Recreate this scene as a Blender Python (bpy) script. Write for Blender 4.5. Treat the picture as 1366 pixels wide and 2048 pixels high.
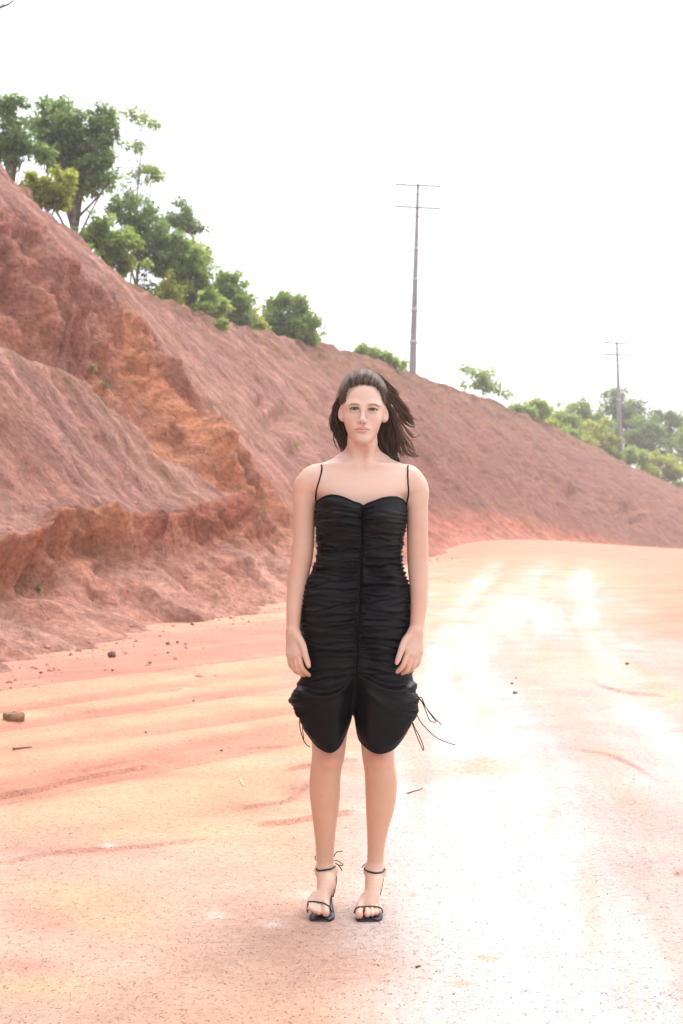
import bpy, math, random
import numpy as np
from mathutils import Vector

R = math.radians
scene = bpy.context.scene
for o in list(bpy.data.objects):
    bpy.data.objects.remove(o, do_unlink=True)

# ------------------------------------------------------------------ camera
CAM_H = 1.25            # eye height of the photographer, metres
FPX = 2844.0            # 50 mm lens on a 24 x 36 mm upright frame, in pixels of a 1366 x 2048 picture
CX, CY = 683.0, 1024.0
cam_data = bpy.data.cameras.new("camera")
cam_data.sensor_fit = 'VERTICAL'
cam_data.sensor_height = 36.0
cam_data.lens = 50.0
cam_data.clip_start = 0.1
cam_data.clip_end = 3000.0
cam_data.dof.use_dof = True
cam_data.dof.focus_distance = 4.42
cam_data.dof.aperture_fstop = 7.0
cam = bpy.data.objects.new("camera", cam_data)
scene.collection.objects.link(cam)
cam.location = (0, 0, CAM_H)
cam.rotation_euler = (R(90), 0, 0)
scene.camera = cam

# ------------------------------------------------------------------ sky and sun
SUN_EL, SUN_AZ = 58.0, 25.0        # azimuth from +Y (ahead of the camera) towards +X
world = bpy.data.worlds.new("World")
scene.world = world
world.use_nodes = True
wn = world.node_tree.nodes
wl = world.node_tree.links
wn.clear()
w_out = wn.new("ShaderNodeOutputWorld")
w_bg = wn.new("ShaderNodeBackground")
w_sky = wn.new("ShaderNodeTexSky")
w_sky.sky_type = 'NISHITA'
w_sky.sun_disc = False
w_sky.sun_elevation = R(SUN_EL)
w_sky.sun_rotation = R(SUN_AZ)
w_sky.air_density = 0.55
w_sky.dust_density = 3.0
w_sky.ozone_density = 0.6
w_sky.altitude = 0.0
w_bg.inputs["Strength"].default_value = 0.13
w_mix = wn.new("ShaderNodeMix")            # thin white overcast over the whole sky
w_mix.data_type = 'RGBA'
w_mix.inputs[0].default_value = 0.65
w_mix.inputs[7].default_value = (7.1, 7.15, 7.4, 1.0)
wl.new(w_sky.outputs[0], w_mix.inputs[6])
wl.new(w_mix.outputs[2], w_bg.inputs["Color"])
wl.new(w_bg.outputs[0], w_out.inputs["Surface"])

sun_data = bpy.data.lights.new("sun", 'SUN')
sun_data.energy = 1.3
sun_data.angle = R(38)
sun_data.color = (1.0, 0.955, 0.90)
sun = bpy.data.objects.new("sun", sun_data)
scene.collection.objects.link(sun)
to_sun = Vector((math.sin(R(SUN_AZ)) * math.cos(R(SUN_EL)), math.cos(R(SUN_AZ)) * math.cos(R(SUN_EL)), math.sin(R(SUN_EL))))
sun.rotation_euler = to_sun.to_track_quat('Z', 'Y').to_euler()

vs = scene.view_settings
vs.view_transform = 'Standard'
vs.look = 'None'
vs.gamma = 1.0
vs.use_curve_mapping = False
vs.exposure = 1.35
scene.render.engine = 'CYCLES'
scene.cycles.use_denoising = True
scene.cycles.max_bounces = 8
scene.cycles.transparent_max_bounces = 8
scene.cycles.volume_bounces = 1

# ------------------------------------------------------------------ helpers
col = scene.collection

def at(px, py, depth):
    """the point seen at a photograph pixel, at that distance along the view"""
    return np.array([(px - CX) / FPX * depth, depth, CAM_H + (CY - py) / FPX * depth])

def project(P):
    d = np.maximum(P[..., 1], 0.3)
    return CX + P[..., 0] / d * FPX, CY - (P[..., 2] - CAM_H) / d * FPX

def sstep(a, b, x):
    t = np.clip((x - a) / (b - a), 0, 1)
    return t * t * (3 - 2 * t)

_rng = np.random.default_rng(11)
_lat = _rng.random((64, 64, 64)).astype(np.float32)

def vnoise(x, y, z=0.0, seed=0):
    """smooth value noise, 0..1"""
    x = np.asarray(x, dtype=np.float64) + seed * 17.3
    y = np.asarray(y, dtype=np.float64) + seed * 5.7
    z = np.asarray(z, dtype=np.float64) + np.zeros_like(x) + seed * 9.1
    y = y + np.zeros_like(x)
    xi = np.floor(x); yi = np.floor(y); zi = np.floor(z)
    fx = x - xi; fy = y - yi; fz = z - zi
    fx = fx * fx * (3 - 2 * fx); fy = fy * fy * (3 - 2 * fy); fz = fz * fz * (3 - 2 * fz)
    xi = xi.astype(np.int64) & 63; yi = yi.astype(np.int64) & 63; zi = zi.astype(np.int64) & 63
    x1 = (xi + 1) & 63; y1 = (yi + 1) & 63; z1 = (zi + 1) & 63
    L = _lat
    c00 = L[xi, yi, zi] * (1 - fx) + L[x1, yi, zi] * fx
    c10 = L[xi, y1, zi] * (1 - fx) + L[x1, y1, zi] * fx
    c01 = L[xi, yi, z1] * (1 - fx) + L[x1, yi, z1] * fx
    c11 = L[xi, y1, z1] * (1 - fx) + L[x1, y1, z1] * fx
    return (c00 * (1 - fy) + c10 * fy) * (1 - fz) + (c01 * (1 - fy) + c11 * fy) * fz

def fbm(x, y, z=0.0, oct=4, seed=0, gain=0.5):
    s = 0.0; a = 1.0; t = 0.0; f = 1.0
    for i in range(oct):
        s = s + a * vnoise(np.asarray(x) * f, np.asarray(y) * f, np.asarray(z) * f, seed + i * 3)
        t += a; a *= gain; f *= 2.03
    return s / t                       # 0..1

def ridged(x, y, z=0.0, oct=3, seed=0):
    s = 0.0; a = 1.0; t = 0.0; f = 1.0
    for i in range(oct):
        s = s + a * (1 - np.abs(2 * vnoise(np.asarray(x) * f, np.asarray(y) * f, np.asarray(z) * f, seed + i * 3) - 1))
        t += a; a *= 0.5; f *= 2.1
    return s / t

def mix(a, b, t):
    t = np.asarray(t)[..., None]
    return np.asarray(a) * (1 - t) + np.asarray(b) * t

def make_mesh(name, V, F, mat=None, parent=None, smooth=True, colors=None, loc=None):
    """one mesh object from numpy arrays; F is (n,4) or (n,3), or a list of such arrays"""
    me = bpy.data.meshes.new(name)
    V = np.asarray(V, dtype=np.float32).reshape(-1, 3)
    Fs = F if isinstance(F, list) else [F]
    Fs = [np.asarray(f, dtype=np.int32) for f in Fs if len(f)]
    loops = np.concatenate([f.ravel() for f in Fs])
    tot = np.concatenate([np.full(len(f), f.shape[1], dtype=np.int32) for f in Fs])
    start = np.concatenate([[0], np.cumsum(tot)[:-1]]).astype(np.int32)
    me.vertices.add(len(V)); me.vertices.foreach_set("co", V.ravel())
    me.loops.add(len(loops)); me.loops.foreach_set("vertex_index", loops)
    me.polygons.add(len(tot)); me.polygons.foreach_set("loop_start", start)
    me.polygons.foreach_set("loop_total", tot)
    me.update(calc_edges=True)
    me.validate()
    if smooth:
        me.polygons.foreach_set("use_smooth", np.ones(len(me.polygons), dtype=bool))
    if colors is not None:
        C = np.ones((len(V), 4), dtype=np.float32); C[:, :3] = np.clip(colors, 0, 1)
        a = me.attributes.new("Col", 'FLOAT_COLOR', 'POINT')
        a.data.foreach_set("color", C.ravel())
    o = bpy.data.objects.new(name, me)
    col.objects.link(o)
    if mat: me.materials.append(mat)
    if parent is not None: o.parent = parent
    if loc is not None: o.location = loc
    return o

def empty(name, loc=(0, 0, 0), label=None, cat=None, group=None):
    o = bpy.data.objects.new(name, None)
    o.empty_display_size = 0.1
    col.objects.link(o); o.location = loc
    tag(o, label, cat, group)
    return o

def tag(o, label=None, cat=None, group=None, kind=None):
    if label: o["label"] = label
    if cat: o["category"] = cat
    if group: o["group"] = group
    if kind: o["kind"] = kind
    return o

def grid_faces(nr, nc, wrap=False):
    r = np.arange(nr - 1)[:, None]; c = np.arange(nc if wrap else nc - 1)[None, :]
    c1 = (c + 1) % nc
    a = r * nc + c; b = r * nc + c1; d = (r + 1) * nc + c; e = (r + 1) * nc + c1
    return np.stack([a, b, e, d], -1).reshape(-1, 4)

def catmull(P, n):
    """n points along a smooth curve through the control points P (any columns)"""
    P = np.asarray(P, dtype=float)
    m = len(P)
    if m == 2:
        t = np.linspace(0, 1, n)[:, None]
        return P[0] * (1 - t) + P[1] * t
    E = np.vstack([2 * P[0] - P[1], P, 2 * P[-1] - P[-2]])
    t = np.linspace(0, m - 1, n); i = np.minimum(t.astype(int), m - 2); f = (t - i)[:, None]
    p0, p1, p2, p3 = E[i], E[i + 1], E[i + 2], E[i + 3]
    return 0.5 * (2 * p1 + (p2 - p0) * f + (2 * p0 - 5 * p1 + 4 * p2 - p3) * f ** 2 + (3 * p1 - p0 - 3 * p2 + p3) * f ** 3)

def tube_arrays(path, rad, sides=6, flat=1.0, flat_dir=None, cap=True):
    path = np.asarray(path, dtype=float); n = len(path)
    rad = np.broadcast_to(np.asarray(rad, dtype=float), (n,))
    T = np.gradient(path, axis=0); T /= np.linalg.norm(T, axis=1, keepdims=True) + 1e-9
    up = np.array(flat_dir if flat_dir is not None else (0.13, 0.21, 0.97), dtype=float)
    A = np.cross(T, up); A /= np.linalg.norm(A, axis=1, keepdims=True) + 1e-9
    B = np.cross(A, T)
    th = np.linspace(0, 2 * np.pi, sides, endpoint=False)
    V = path[:, None] + rad[:, None, None] * (np.cos(th)[None, :, None] * A[:, None] + flat * np.sin(th)[None, :, None] * B[:, None])
    V = V.reshape(-1, 3)
    F = grid_faces(n, sides, True)
    out = [F]
    if cap:
        k = len(V)
        V = np.vstack([V, path[0], path[-1]])
        i = np.arange(sides); j = (i + 1) % sides
        out.append(np.stack([np.full(sides, k), j, i], -1))
        out.append(np.stack([np.full(sides, k + 1), (n - 1) * sides + i, (n - 1) * sides + j], -1))
    return V, out

class Soup:
    """collects tubes and faces that make up ONE part"""
    def __init__(s): s.V = []; s.Q = []; s.T = []; s.n = 0; s.C = []
    def add(s, V, Fs, c=None):
        V = np.asarray(V, dtype=float)
        for f in (Fs if isinstance(Fs, list) else [Fs]):
            f = np.asarray(f)
            (s.Q if f.shape[1] == 4 else s.T).append(f + s.n)
        s.V.append(V); s.n += len(V)
        if c is not None: s.C.append(np.broadcast_to(np.asarray(c, dtype=float), (len(V), 3)))
        return s
    def tube(s, path, rad, sides=6, c=None, **k):
        V, F = tube_arrays(path, rad, sides, **k)
        return s.add(V, F, c)
    def box(s, c, size, rot=None, col_=None):
        h = np.array(size) / 2
        V = np.array([[x, y, z] for x in (-1, 1) for y in (-1, 1) for z in (-1, 1)]) * h
        if rot is not None: V = V @ np.array(rot).T
        F = np.array([[0, 1, 3, 2], [4, 6, 7, 5], [0, 4, 5, 1], [2, 3, 7, 6], [0, 2, 6, 4], [1, 5, 7, 3]])
        return s.add(V + np.array(c), F, col_)
    def build(s, name, mat, parent=None, smooth=True):
        Fs = []
        if s.Q: Fs.append(np.concatenate(s.Q))
        if s.T: Fs.append(np.concatenate(s.T))
        return make_mesh(name, np.concatenate(s.V), Fs, mat, parent, smooth, np.concatenate(s.C) if s.C else None)

def seg_dist(px, py, line):
    """distance in pixels from a traced line, and position along it 0..1"""
    best = np.full(np.shape(px), 1e9); tt = np.zeros(np.shape(px))
    L = np.array(line, dtype=float)
    for i in range(len(L) - 1):
        a, b = L[i], L[i + 1]; d = b - a
        t = np.clip(((px - a[0]) * d[0] + (py - a[1]) * d[1]) / (d @ d), 0, 1)
        q = np.hypot(px - a[0] - t * d[0], py - a[1] - t * d[1])
        m = q < best
        best = np.where(m, q, best); tt = np.where(m, (i + t) / (len(L) - 1), tt)
    return best, tt

# ------------------------------------------------------------------ materials
def new_mat(name):
    m = bpy.data.materials.new(name); m.use_nodes = True
    nt = m.node_tree; nt.nodes.clear()
    out = nt.nodes.new("ShaderNodeOutputMaterial")
    b = nt.nodes.new("ShaderNodeBsdfPrincipled")
    nt.links.new(b.outputs[0], out.inputs[0])
    return m, nt, b, out

def nd(nt, kind, **kw):
    n = nt.nodes.new(kind)
    for k, v in kw.items():
        if k in n.inputs: n.inputs[k].default_value = v
        else: setattr(n, k, v)
    return n

def mixcol(nt, fac, a, b, mode='MIX'):
    m = nt.nodes.new("ShaderNodeMix"); m.data_type = 'RGBA'; m.blend_type = mode
    for i, v in ((0, fac), (6, a), (7, b)):
        if hasattr(v, "links"): nt.links.new(v, m.inputs[i])
        else: m.inputs[i].default_value = v if i == 0 else (*v, 1.0)
    return m.outputs[2]

def ramp(nt, src, stops):
    r = nt.nodes.new("ShaderNodeValToRGB")
    nt.links.new(src, r.inputs[0])
    e = r.color_ramp.elements
    while len(e) < len(stops): e.new(0.5)
    for i, (p, c) in enumerate(stops):
        e[i].position = p; e[i].color = (c, c, c, 1) if not isinstance(c, tuple) else (*c, 1)
    return r.outputs[0]

def math_node(nt, op, a, b=None):
    m = nt.nodes.new("ShaderNodeMath"); m.operation = op
    for i, v in ((0, a), (1, b)):
        if v is None: continue
        if hasattr(v, "links"): nt.links.new(v, m.inputs[i])
        else: m.inputs[i].default_value = v
    return m.outputs[0]

def simple_mat(name, color, rough=0.6, spec=0.5, noise=None, bump=None):
    m, nt, b, out = new_mat(name)
    b.inputs["Base Color"].default_value = (*color, 1)
    b.inputs["Roughness"].default_value = rough
    b.inputs["Specular IOR Level"].default_value = spec
    if noise or bump:
        tc = nd(nt, "ShaderNodeTexCoord")
        n = nd(nt, "ShaderNodeTexNoise", Scale=(noise or bump)[0], Detail=5.0)
        nt.links.new(tc.outputs["Object"], n.inputs["Vector"])
        if noise:
            k = noise[1]
            f = ramp(nt, n.outputs[0], [(0.3, 0.0), (0.7, 1.0)])
            c = mixcol(nt, f, tuple(max(0, x * (1 - k)) for x in color), tuple(min(1, x * (1 + k)) for x in color))
            nt.links.new(c, b.inputs["Base Color"])
        if bump:
            n2 = nd(nt, "ShaderNodeTexNoise", Scale=bump[0], Detail=4.0)
            nt.links.new(tc.outputs["Object"], n2.inputs["Vector"])
            bp = nd(nt, "ShaderNodeBump", Strength=bump[1], Distance=bump[2])
            nt.links.new(n2.outputs[0], bp.inputs["Height"])
            nt.links.new(bp.outputs[0], b.inputs["Normal"])
    return m
# ================================================================== terrain
def ground_z(x, y):
    x = np.asarray(x, dtype=float); y = np.asarray(y, dtype=float)
    z = np.where(y > 55, -0.0013 * np.minimum(y - 55, 48) ** 2, 0.0)
    # the road is slightly crowned far ahead, falling to the right
    q = x / np.maximum(y, 1)
    z = z + sstep(22, 58, y) * (0.10 * np.exp(-((q - 0.125) / 0.06) ** 2) - 0.34 * sstep(0.13, 0.27, q) - 0.22 * sstep(0.12, 0.05, q) * (q > 0) * sstep(-0.02, 0.05, q))
    z = z + 0.05 * (fbm(x * 0.25, y * 0.25, 0, 2, 40) - 0.5) * sstep(6, 14, np.abs(y - 4.4) + 3)
    return z

def ground_hit(px, py):
    d = CAM_H * FPX / (py - CY)
    return np.array([(px - CX) / FPX * d, d, 0.0])

def build_road():
    # rows get finer towards the person, columns fan out with distance
    ys = [0.9]
    while ys[-1] < 80: ys.append(ys[-1] + 0.0042 * ys[-1] + 0.0005)
    ys = np.array(list(np.linspace(-140, 0.6, 24)) + ys + list(np.geomspace(84, 400, 22)))
    ts = np.concatenate([-np.geomspace(2, 0.36, 22), np.linspace(-0.34, 0.34, 420), np.geomspace(0.36, 2, 22)])
    Y, Tt = np.meshgrid(ys, ts, indexing='ij')
    X = Tt * np.sqrt(Y ** 2 + 1.5)
    X = X + np.where(np.abs(Tt) > 0.5, np.sign(Tt) * (np.abs(Tt) - 0.5) * 60, 0)
    Z = ground_z(X, Y)
    px = CX + X / np.maximum(Y, 0.5) * FPX
    py = CY + (CAM_H) / np.maximum(Y, 0.5) * FPX
    front = (Y > 1.0)
    # rills: low long swells running obliquely from the bank across the left of the road
    dirx, diry = 0.60, 0.80
    c = X * diry - Y * dirx                     # across the rills
    a = X * dirx + Y * diry                     # along them
    wob = 0.9 * (fbm(a * 0.16, c * 0.3, 0, 3, 2) - 0.5)
    left = sstep(0.6, -1.4, X - 0.02 * Y) * sstep(4.8, 7.0, Y) * sstep(50, 28, Y)
    cc = c + wob
    bandn = 0.50 * vnoise(cc * 1.7, a * 0.09, 0, 6) + 0.34 * vnoise(cc * 3.6, a * 0.16, 0, 9) + 0.16 * vnoise(cc * 8.5, a * 0.4, 0, 12)
    band = sstep(0.40, 0.60, bandn)
    rill_amp = 0.075 * left * (0.5 + 0.9 * fbm(a * 0.35, c * 0.5, 0, 2, 6))
    Z = Z + rill_amp * (bandn - 0.5)
    edge = np.exp(-((bandn - 0.43) / 0.035) ** 2)
    Z = Z - 0.012 * left * edge
    # small ledges where a crust has broken away, traced from the photograph onto the ground
    def ledge(line, h, w):
        nonlocal Z
        L = np.array([ground_hit(*p)[:2] for p in line])
        L2 = catmull(L, 10 * len(L)); L2 = L2[np.argsort(L2[:, 0])]
        j = 0.16 * (fbm(X * 2.3, Y * 1.2, 0, 4, 15) - 0.5) + 0.05 * (fbm(X * 11, Y * 5, 0, 2, 17) - 0.5)
        m0 = (X > L[:, 0].min() - .1) & (X < L[:, 0].max() + .1) & (Y > L[:, 1].min() - 1.2) & (Y < L[:, 1].max() + 1.2)
        x, y = X[m0], Y[m0] + j[m0]
        sl_ = np.gradient(L2[:, 1], L2[:, 0] + np.arange(len(L2)) * 1e-6)
        sd = (y - np.interp(x, L2[:, 0], L2[:, 1])) / np.sqrt(1 + np.interp(x, L2[:, 0], sl_) ** 2)
        bb = np.abs(sd)
        t_ = (x - L[:, 0].min()) / (L[:, 0].max() - L[:, 0].min())
        ends = sstep(0, 0.15, t_) * sstep(1, 0.85, t_) * sstep(w * 1.0, 0, bb)
        prof = np.where(sd > 0, np.exp(-sd / (w * 0.45)), -0.35 * np.exp(sd / (w * 0.10)))
        dz = np.zeros(X.shape); dz[m0] = h * prof * ends
        Z = Z + dz
        face = np.zeros(X.shape); face[m0] = ends * np.exp(-(sd / 0.022) ** 2)
        return face
    faces = np.zeros(X.shape)
    for line, h, w in [
        ([(505, 1655), (560, 1652), (620, 1640), (680, 1630), (722, 1622)], 0.032, 0.55),
        ([(470, 1622), (520, 1612), (575, 1600), (612, 1575), (640, 1560)], 0.022, 0.35),
        ([(-60, 1602), (30, 1588), (90, 1575), (140, 1560), (230, 1540), (330, 1528)], 0.040, 0.6),
        ([(560, 1545), (640, 1530), (690, 1522), (730, 1520)], 0.030, 0.4),
        ([(480, 1497), (540, 1492), (590, 1488)], 0.018, 0.3),
        ([(-40, 1735), (80, 1712), (200, 1702), (330, 1690), (430, 1675)], 0.016, 0.5),
        ([(150, 1545), (210, 1530), (265, 1515)], 0.022, 0.3),
        ([(300, 1345), (360, 1335), (420, 1330)], 0.030, 0.5),
        ([(310, 1388), (370, 1380)], 0.03, 0.5),
        ([(1150, 1500), (1230, 1515), (1320, 1560)], 0.012, 0.4),
        ([(1190, 1370), (1250, 1382), (1340, 1392)], 0.03, 0.6),
        ([(1340, 1752), (1375, 1738), (1420, 1730)], 0.012, 0.3),
        ([(1240, 1300), (1300, 1305)], 0.03, 0.5)]:
        faces = np.maximum(faces, ledge(line, h * 0.45, w * 0.7))
    # tyre ruts sweeping round the bend on the right
    ruts = np.zeros(X.shape)
    for line, wpx in [([(1120, 1115), (1010, 1200), (960, 1290), (985, 1400), (1060, 1600), (1130, 1790), (1200, 2060)], 46),
                      ([(1190, 1105), (1160, 1180), (1200, 1280), (1260, 1380), (1340, 1480), (1480, 1640)], 44),
                      ([(1000, 1120), (930, 1210), (880, 1320), (900, 1450), (960, 1600), (1030, 1800), (1100, 2060)], 34)]:
        L = catmull(line, 60)
        near = front & (py < 2300)
        dpx, _ = seg_dist(px[near], py[near], L)
        wid = wpx * (0.35 + (py[near] - 1090) / 550.0)
        r = np.exp(-(dpx / np.maximum(wid, 3)) ** 2)
        ruts[near] = np.maximum(ruts[near], r)
    Z = Z - 0.012 * ruts
    Z = Z + 0.006 * (fbm(X * 2.2, Y * 2.2, 0, 4, 5) - 0.5) + 0.0035 * (fbm(X * 14, Y * 14, 0, 3, 8) - 0.5)
    # tread marks pressed across the nearest rut
    tre = np.exp(-((px - 1115 - (py - 1850) * 0.28) / 40) ** 2) * sstep(1700, 1800, py) * sstep(2020, 1930, py)
    Z = Z - 0.004 * tre * (np.sin(Y * 95) > 0.3)

    # ---- soil colours
    orange = np.array([0.480, 0.255, 0.150]); yellow = np.array([0.495, 0.305, 0.170])
    pink = np.array([0.470, 0.285, 0.220]); pale = np.array([0.435, 0.340, 0.300])
    red = np.array([0.340, 0.125, 0.085]); deep = np.array([0.43, 0.215, 0.135])
    n1 = fbm(X * 0.55, Y * 0.30, 0, 4, 21); n2 = fbm(X * 1.7, Y * 1.2, 0, 4, 25); n3 = fbm(X * 0.2, Y * 0.14, 0, 3, 31)
    C = mix(orange, yellow, sstep(0.42, 0.62, n1))
    C = mix(C, pink, 0.75 * sstep(0.50, 0.68, n2) * (0.5 + 0.5 * left))
    # bands along the rills: cream crests, salmon hollows with a thin iron-red line
    salmon = np.array([0.420, 0.180, 0.120]); cream = np.array([0.520, 0.325, 0.190])
    C = mix(C, mix(salmon, cream, np.clip(band * (1 - 0.35 * sstep(7, 1, X + 0.2 * (12 - Y) + 4)) , 0, 1)), 0.92 * left)
    C = mix(C, red * 1.25, 0.45 * left * edge * sstep(0.35, 0.6, n2 + 0.1))
    grain = sstep(1560, 1720, py) * front
    C = mix(C, mix(np.array([0.450, 0.262, 0.185]), np.array([0.455, 0.292, 0.240]), sstep(0.40, 0.60, 0.5 * n1 + 0.5 * n2)), 0.7 * grain)
    for (qx, qy, rx, ry, k) in [(150, 1790, 150, 34, .38), (60, 1980, 140, 30, .38), (330, 1660, 220, 26, .3), (230, 1845, 90, 30, .3)]:
        C = mix(C, np.array([0.50, 0.315, 0.130]), k * np.exp(-((px - qx) / rx) ** 2 - ((py - qy + (n2 - .5) * ry * 3) / ry) ** 2) * front)
    # the pale, dusty driven track to the right, streaked along the direction of travel
    cl = np.array([ground_hit(*p)[:2] for p in [(1240, 2250), (1190, 2060), (1120, 1790), (1050, 1600), (985, 1420), (960, 1290), (1010, 1200), (1120, 1125)]])
    lat = X - np.interp(Y, cl[:, 1], cl[:, 0])
    nt = fbm(lat * 1.5 + 40, Y * 0.13 + 0.10 * n1, 0, 4, 141); ntf = fbm(lat * 6.0 + 40, Y * 0.35, 0, 3, 145)
    tr = sstep(640, 1010, px + (n1 - 0.5) * 520 + (n2 - .5) * 300 + 0.12 * (py - 1500)) * sstep(1105, 1270, py + (n2 - .5) * 90) * front
    C = mix(C, pink * 1.08, 0.85 * sstep(450, 960, px + (n2 - 0.5) * 420 + (n1 - .5) * 300) * front * sstep(1230, 1500, py))
    C = mix(C, pale, tr * (0.30 + 0.70 * sstep(0.34, 0.60, 0.65 * nt + 0.35 * ntf)))
    C = mix(C, np.array([0.60, 0.54, 0.51]), 0.8 * np.clip(ruts * 1.1, 0, 1) * sstep(1100, 1170, py) * (0.20 + 0.80 * sstep(0.36, 0.66, 0.55 * nt + 0.25 * ntf + 0.2 * n2)) * front)
    C = mix(C, np.array([0.56, 0.50, 0.465]), 0.7 * tr * sstep(0.52, 0.68, 0.7 * nt + 0.3 * ntf))
    rightbank = sstep(1190, 1330, px + (n1 - .5) * 140 - 0.15 * (py - 1150)) * sstep(1340, 1200, py) * front
    C = mix(C, orange * np.array([0.78, 0.70, 0.68]), 0.9 * rightbank)
    far = sstep(1150, 1095, py) * front
    C = mix(C, orange * np.array([0.80, 0.74, 0.74]), 0.9 * far)
    # iron-red patches
    for (qx, qy, rx, ry, k) in [(90, 1840, 90, 26, .55), (40, 1935, 80, 16, .4), (250, 1552, 150, 10, .6), (90, 1585, 120, 9, .6), (30, 1600, 60, 14, .4),
                                (325, 1510, 30, 8, .6), (660, 1535, 60, 13, .55), (590, 1585, 30, 18, .45), (120, 1700, 180, 12, .45),
                                (480, 1615, 55, 10, .5), (560, 1648, 60, 6, .3), (300, 1345, 120, 7, .4), (200, 1420, 200, 8, .4), (380, 1370, 120, 6, .35), (60, 1330, 140, 12, .4)]:
        g = np.exp(-((px - qx) / rx) ** 2 - ((py - qy + (n2 - 0.5) * ry * 3) / ry) ** 2)
        C = mix(C, red * 1.15, k * g * front * (0.55 + 0.9 * n2))
    # ochre blotches on the pale track
    for (qx, qy, rx, ry, k) in [(960, 1535, 90, 32, .7), (970, 1420, 36, 30, .6), (930, 1215, 40, 16, .5), (1010, 1265, 70, 26, .45), (1250, 1595, 26, 26, .45),
                                (1210, 1500, 40, 12, .5), (968, 1912, 30, 6, .8), (920, 1962, 26, 7, .6), (1330, 1385, 50, 14, .6), (1100, 1660, 20, 60, .4),
                                (1180, 1850, 26, 90, .5), (1300, 1180, 90, 40, .5), (830, 1792, 10, 4, .8), (615, 1790, 40, 10, -.4), (430, 1830, 22, 8, -.45), (545, 1848, 22, 8, -.5), (215, 1694, 16, 4, -.6)]:
        g = np.exp(-((px - qx + (n2 - .5) * rx * 2) / rx) ** 2 - ((py - qy + (n2 - 0.5) * ry * 3) / ry) ** 2)
        tgt = deep * np.array([1.18, 1.35, 1.3]) if k > 0 else np.array([0.66, 0.59, 0.53])
        C = mix(C, tgt, abs(k) * g * front)
    C = mix(C, red, 0.55 * faces)
    C = mix(C, pink * np.array([1, .85, .8]), 0.5 * sstep(1.8, 0.2, X - np.interp(Y, [-8, 3, 12.55, 23.5, 34, 46, 54], [-7, -5, -3.0, -0.95, 0.5, 2.5, 3.6])) * (Y < 60))
    C = C * (0.93 + 0.14 * fbm(X * 6, Y * 6, 0, 3, 71))[..., None]
    V = np.stack([X, Y, Z], -1).reshape(-1, 3)
    o = make_mesh("road", V, grid_faces(len(ys), len(ts)), mat_road(), colors=C.reshape(-1, 3))
    tag(o, "pale orange and pink dirt road with rills and tyre ruts", kind="structure")
    return o

def earth_nodes(name, rough, spec, scales, bump, speck=None, tone=(0.80, 1.14, 0.84, 1.10)):
    m, nt, b, out = new_mat(name)
    at_ = nd(nt, "ShaderNodeAttribute", attribute_name="Col")
    tc = nd(nt, "ShaderNodeTexCoord")
    n1 = nd(nt, "ShaderNodeTexNoise", Scale=scales[0], Detail=8.0, Roughness=0.65)
    nt.links.new(tc.outputs["Object"], n1.inputs["Vector"])
    f1 = ramp(nt, n1.outputs[0], [(0.30, tone[0]), (0.72, tone[1])])
    c = mixcol(nt, 1.0, at_.outputs["Color"], f1, 'MULTIPLY')
    n2 = nd(nt, "ShaderNodeTexNoise", Scale=scales[1], Detail=6.0, Roughness=0.7)
    nt.links.new(tc.outputs["Object"], n2.inputs["Vector"])
    f2 = ramp(nt, n2.outputs[0], [(0.33, tone[2]), (0.66, tone[3])])
    c = mixcol(nt, 1.0, c, f2, 'MULTIPLY')
    h = math_node(nt, 'ADD', math_node(nt, 'MULTIPLY', n1.outputs[0], bump[2]), math_node(nt, 'MULTIPLY', n2.outputs[0], bump[3]))
    if speck:
        v = nd(nt, "ShaderNodeTexVoronoi", Scale=speck[0], Randomness=1.0)
        nt.links.new(tc.outputs["Object"], v.inputs["Vector"])
        vn = nd(nt, "ShaderNodeTexNoise", Scale=speck[0] * 0.35, Detail=2.0)
        nt.links.new(tc.outputs["Object"], vn.inputs["Vector"])
        pit = ramp(nt, math_node(nt, 'ADD', v.outputs["Distance"], math_node(nt, 'MULTIPLY', vn.outputs[0], 0.75)), [(0.42, 0.0), (0.62, 1.0)])
        h = math_node(nt, 'ADD', h, math_node(nt, 'MULTIPLY', pit, speck[1]))
        c = mixcol(nt, 1.0, c, ramp(nt, pit, [(0.0, speck[2]), (0.8, 1.03)]), 'MULTIPLY')  # pits darkened: their small shadows are put into the colour
    nt.links.new(c, b.inputs["Base Color"])
    bp = nd(nt, "ShaderNodeBump", Strength=bump[0], Distance=bump[1])
    nt.links.new(h, bp.inputs["Height"])
    nt.links.new(bp.outputs[0], b.inputs["Normal"])
    b.inputs["Roughness"].default_value = rough
    b.inputs["Specular IOR Level"].default_value = spec
    return m

def mat_road():
    return earth_nodes("packed_dirt", 0.7, 0.25, (1.3, 34.0), (1.0, 0.014, 0.25, 0.6), (105.0, 0.5, 0.66))

def mat_bank():
    return earth_nodes("cut_clay", 0.85, 0.25, (1.6, 11.0), (1.0, 0.25, 0.8, 0.8), None, (0.68, 1.24, 0.66, 1.24))

build_road()

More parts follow.
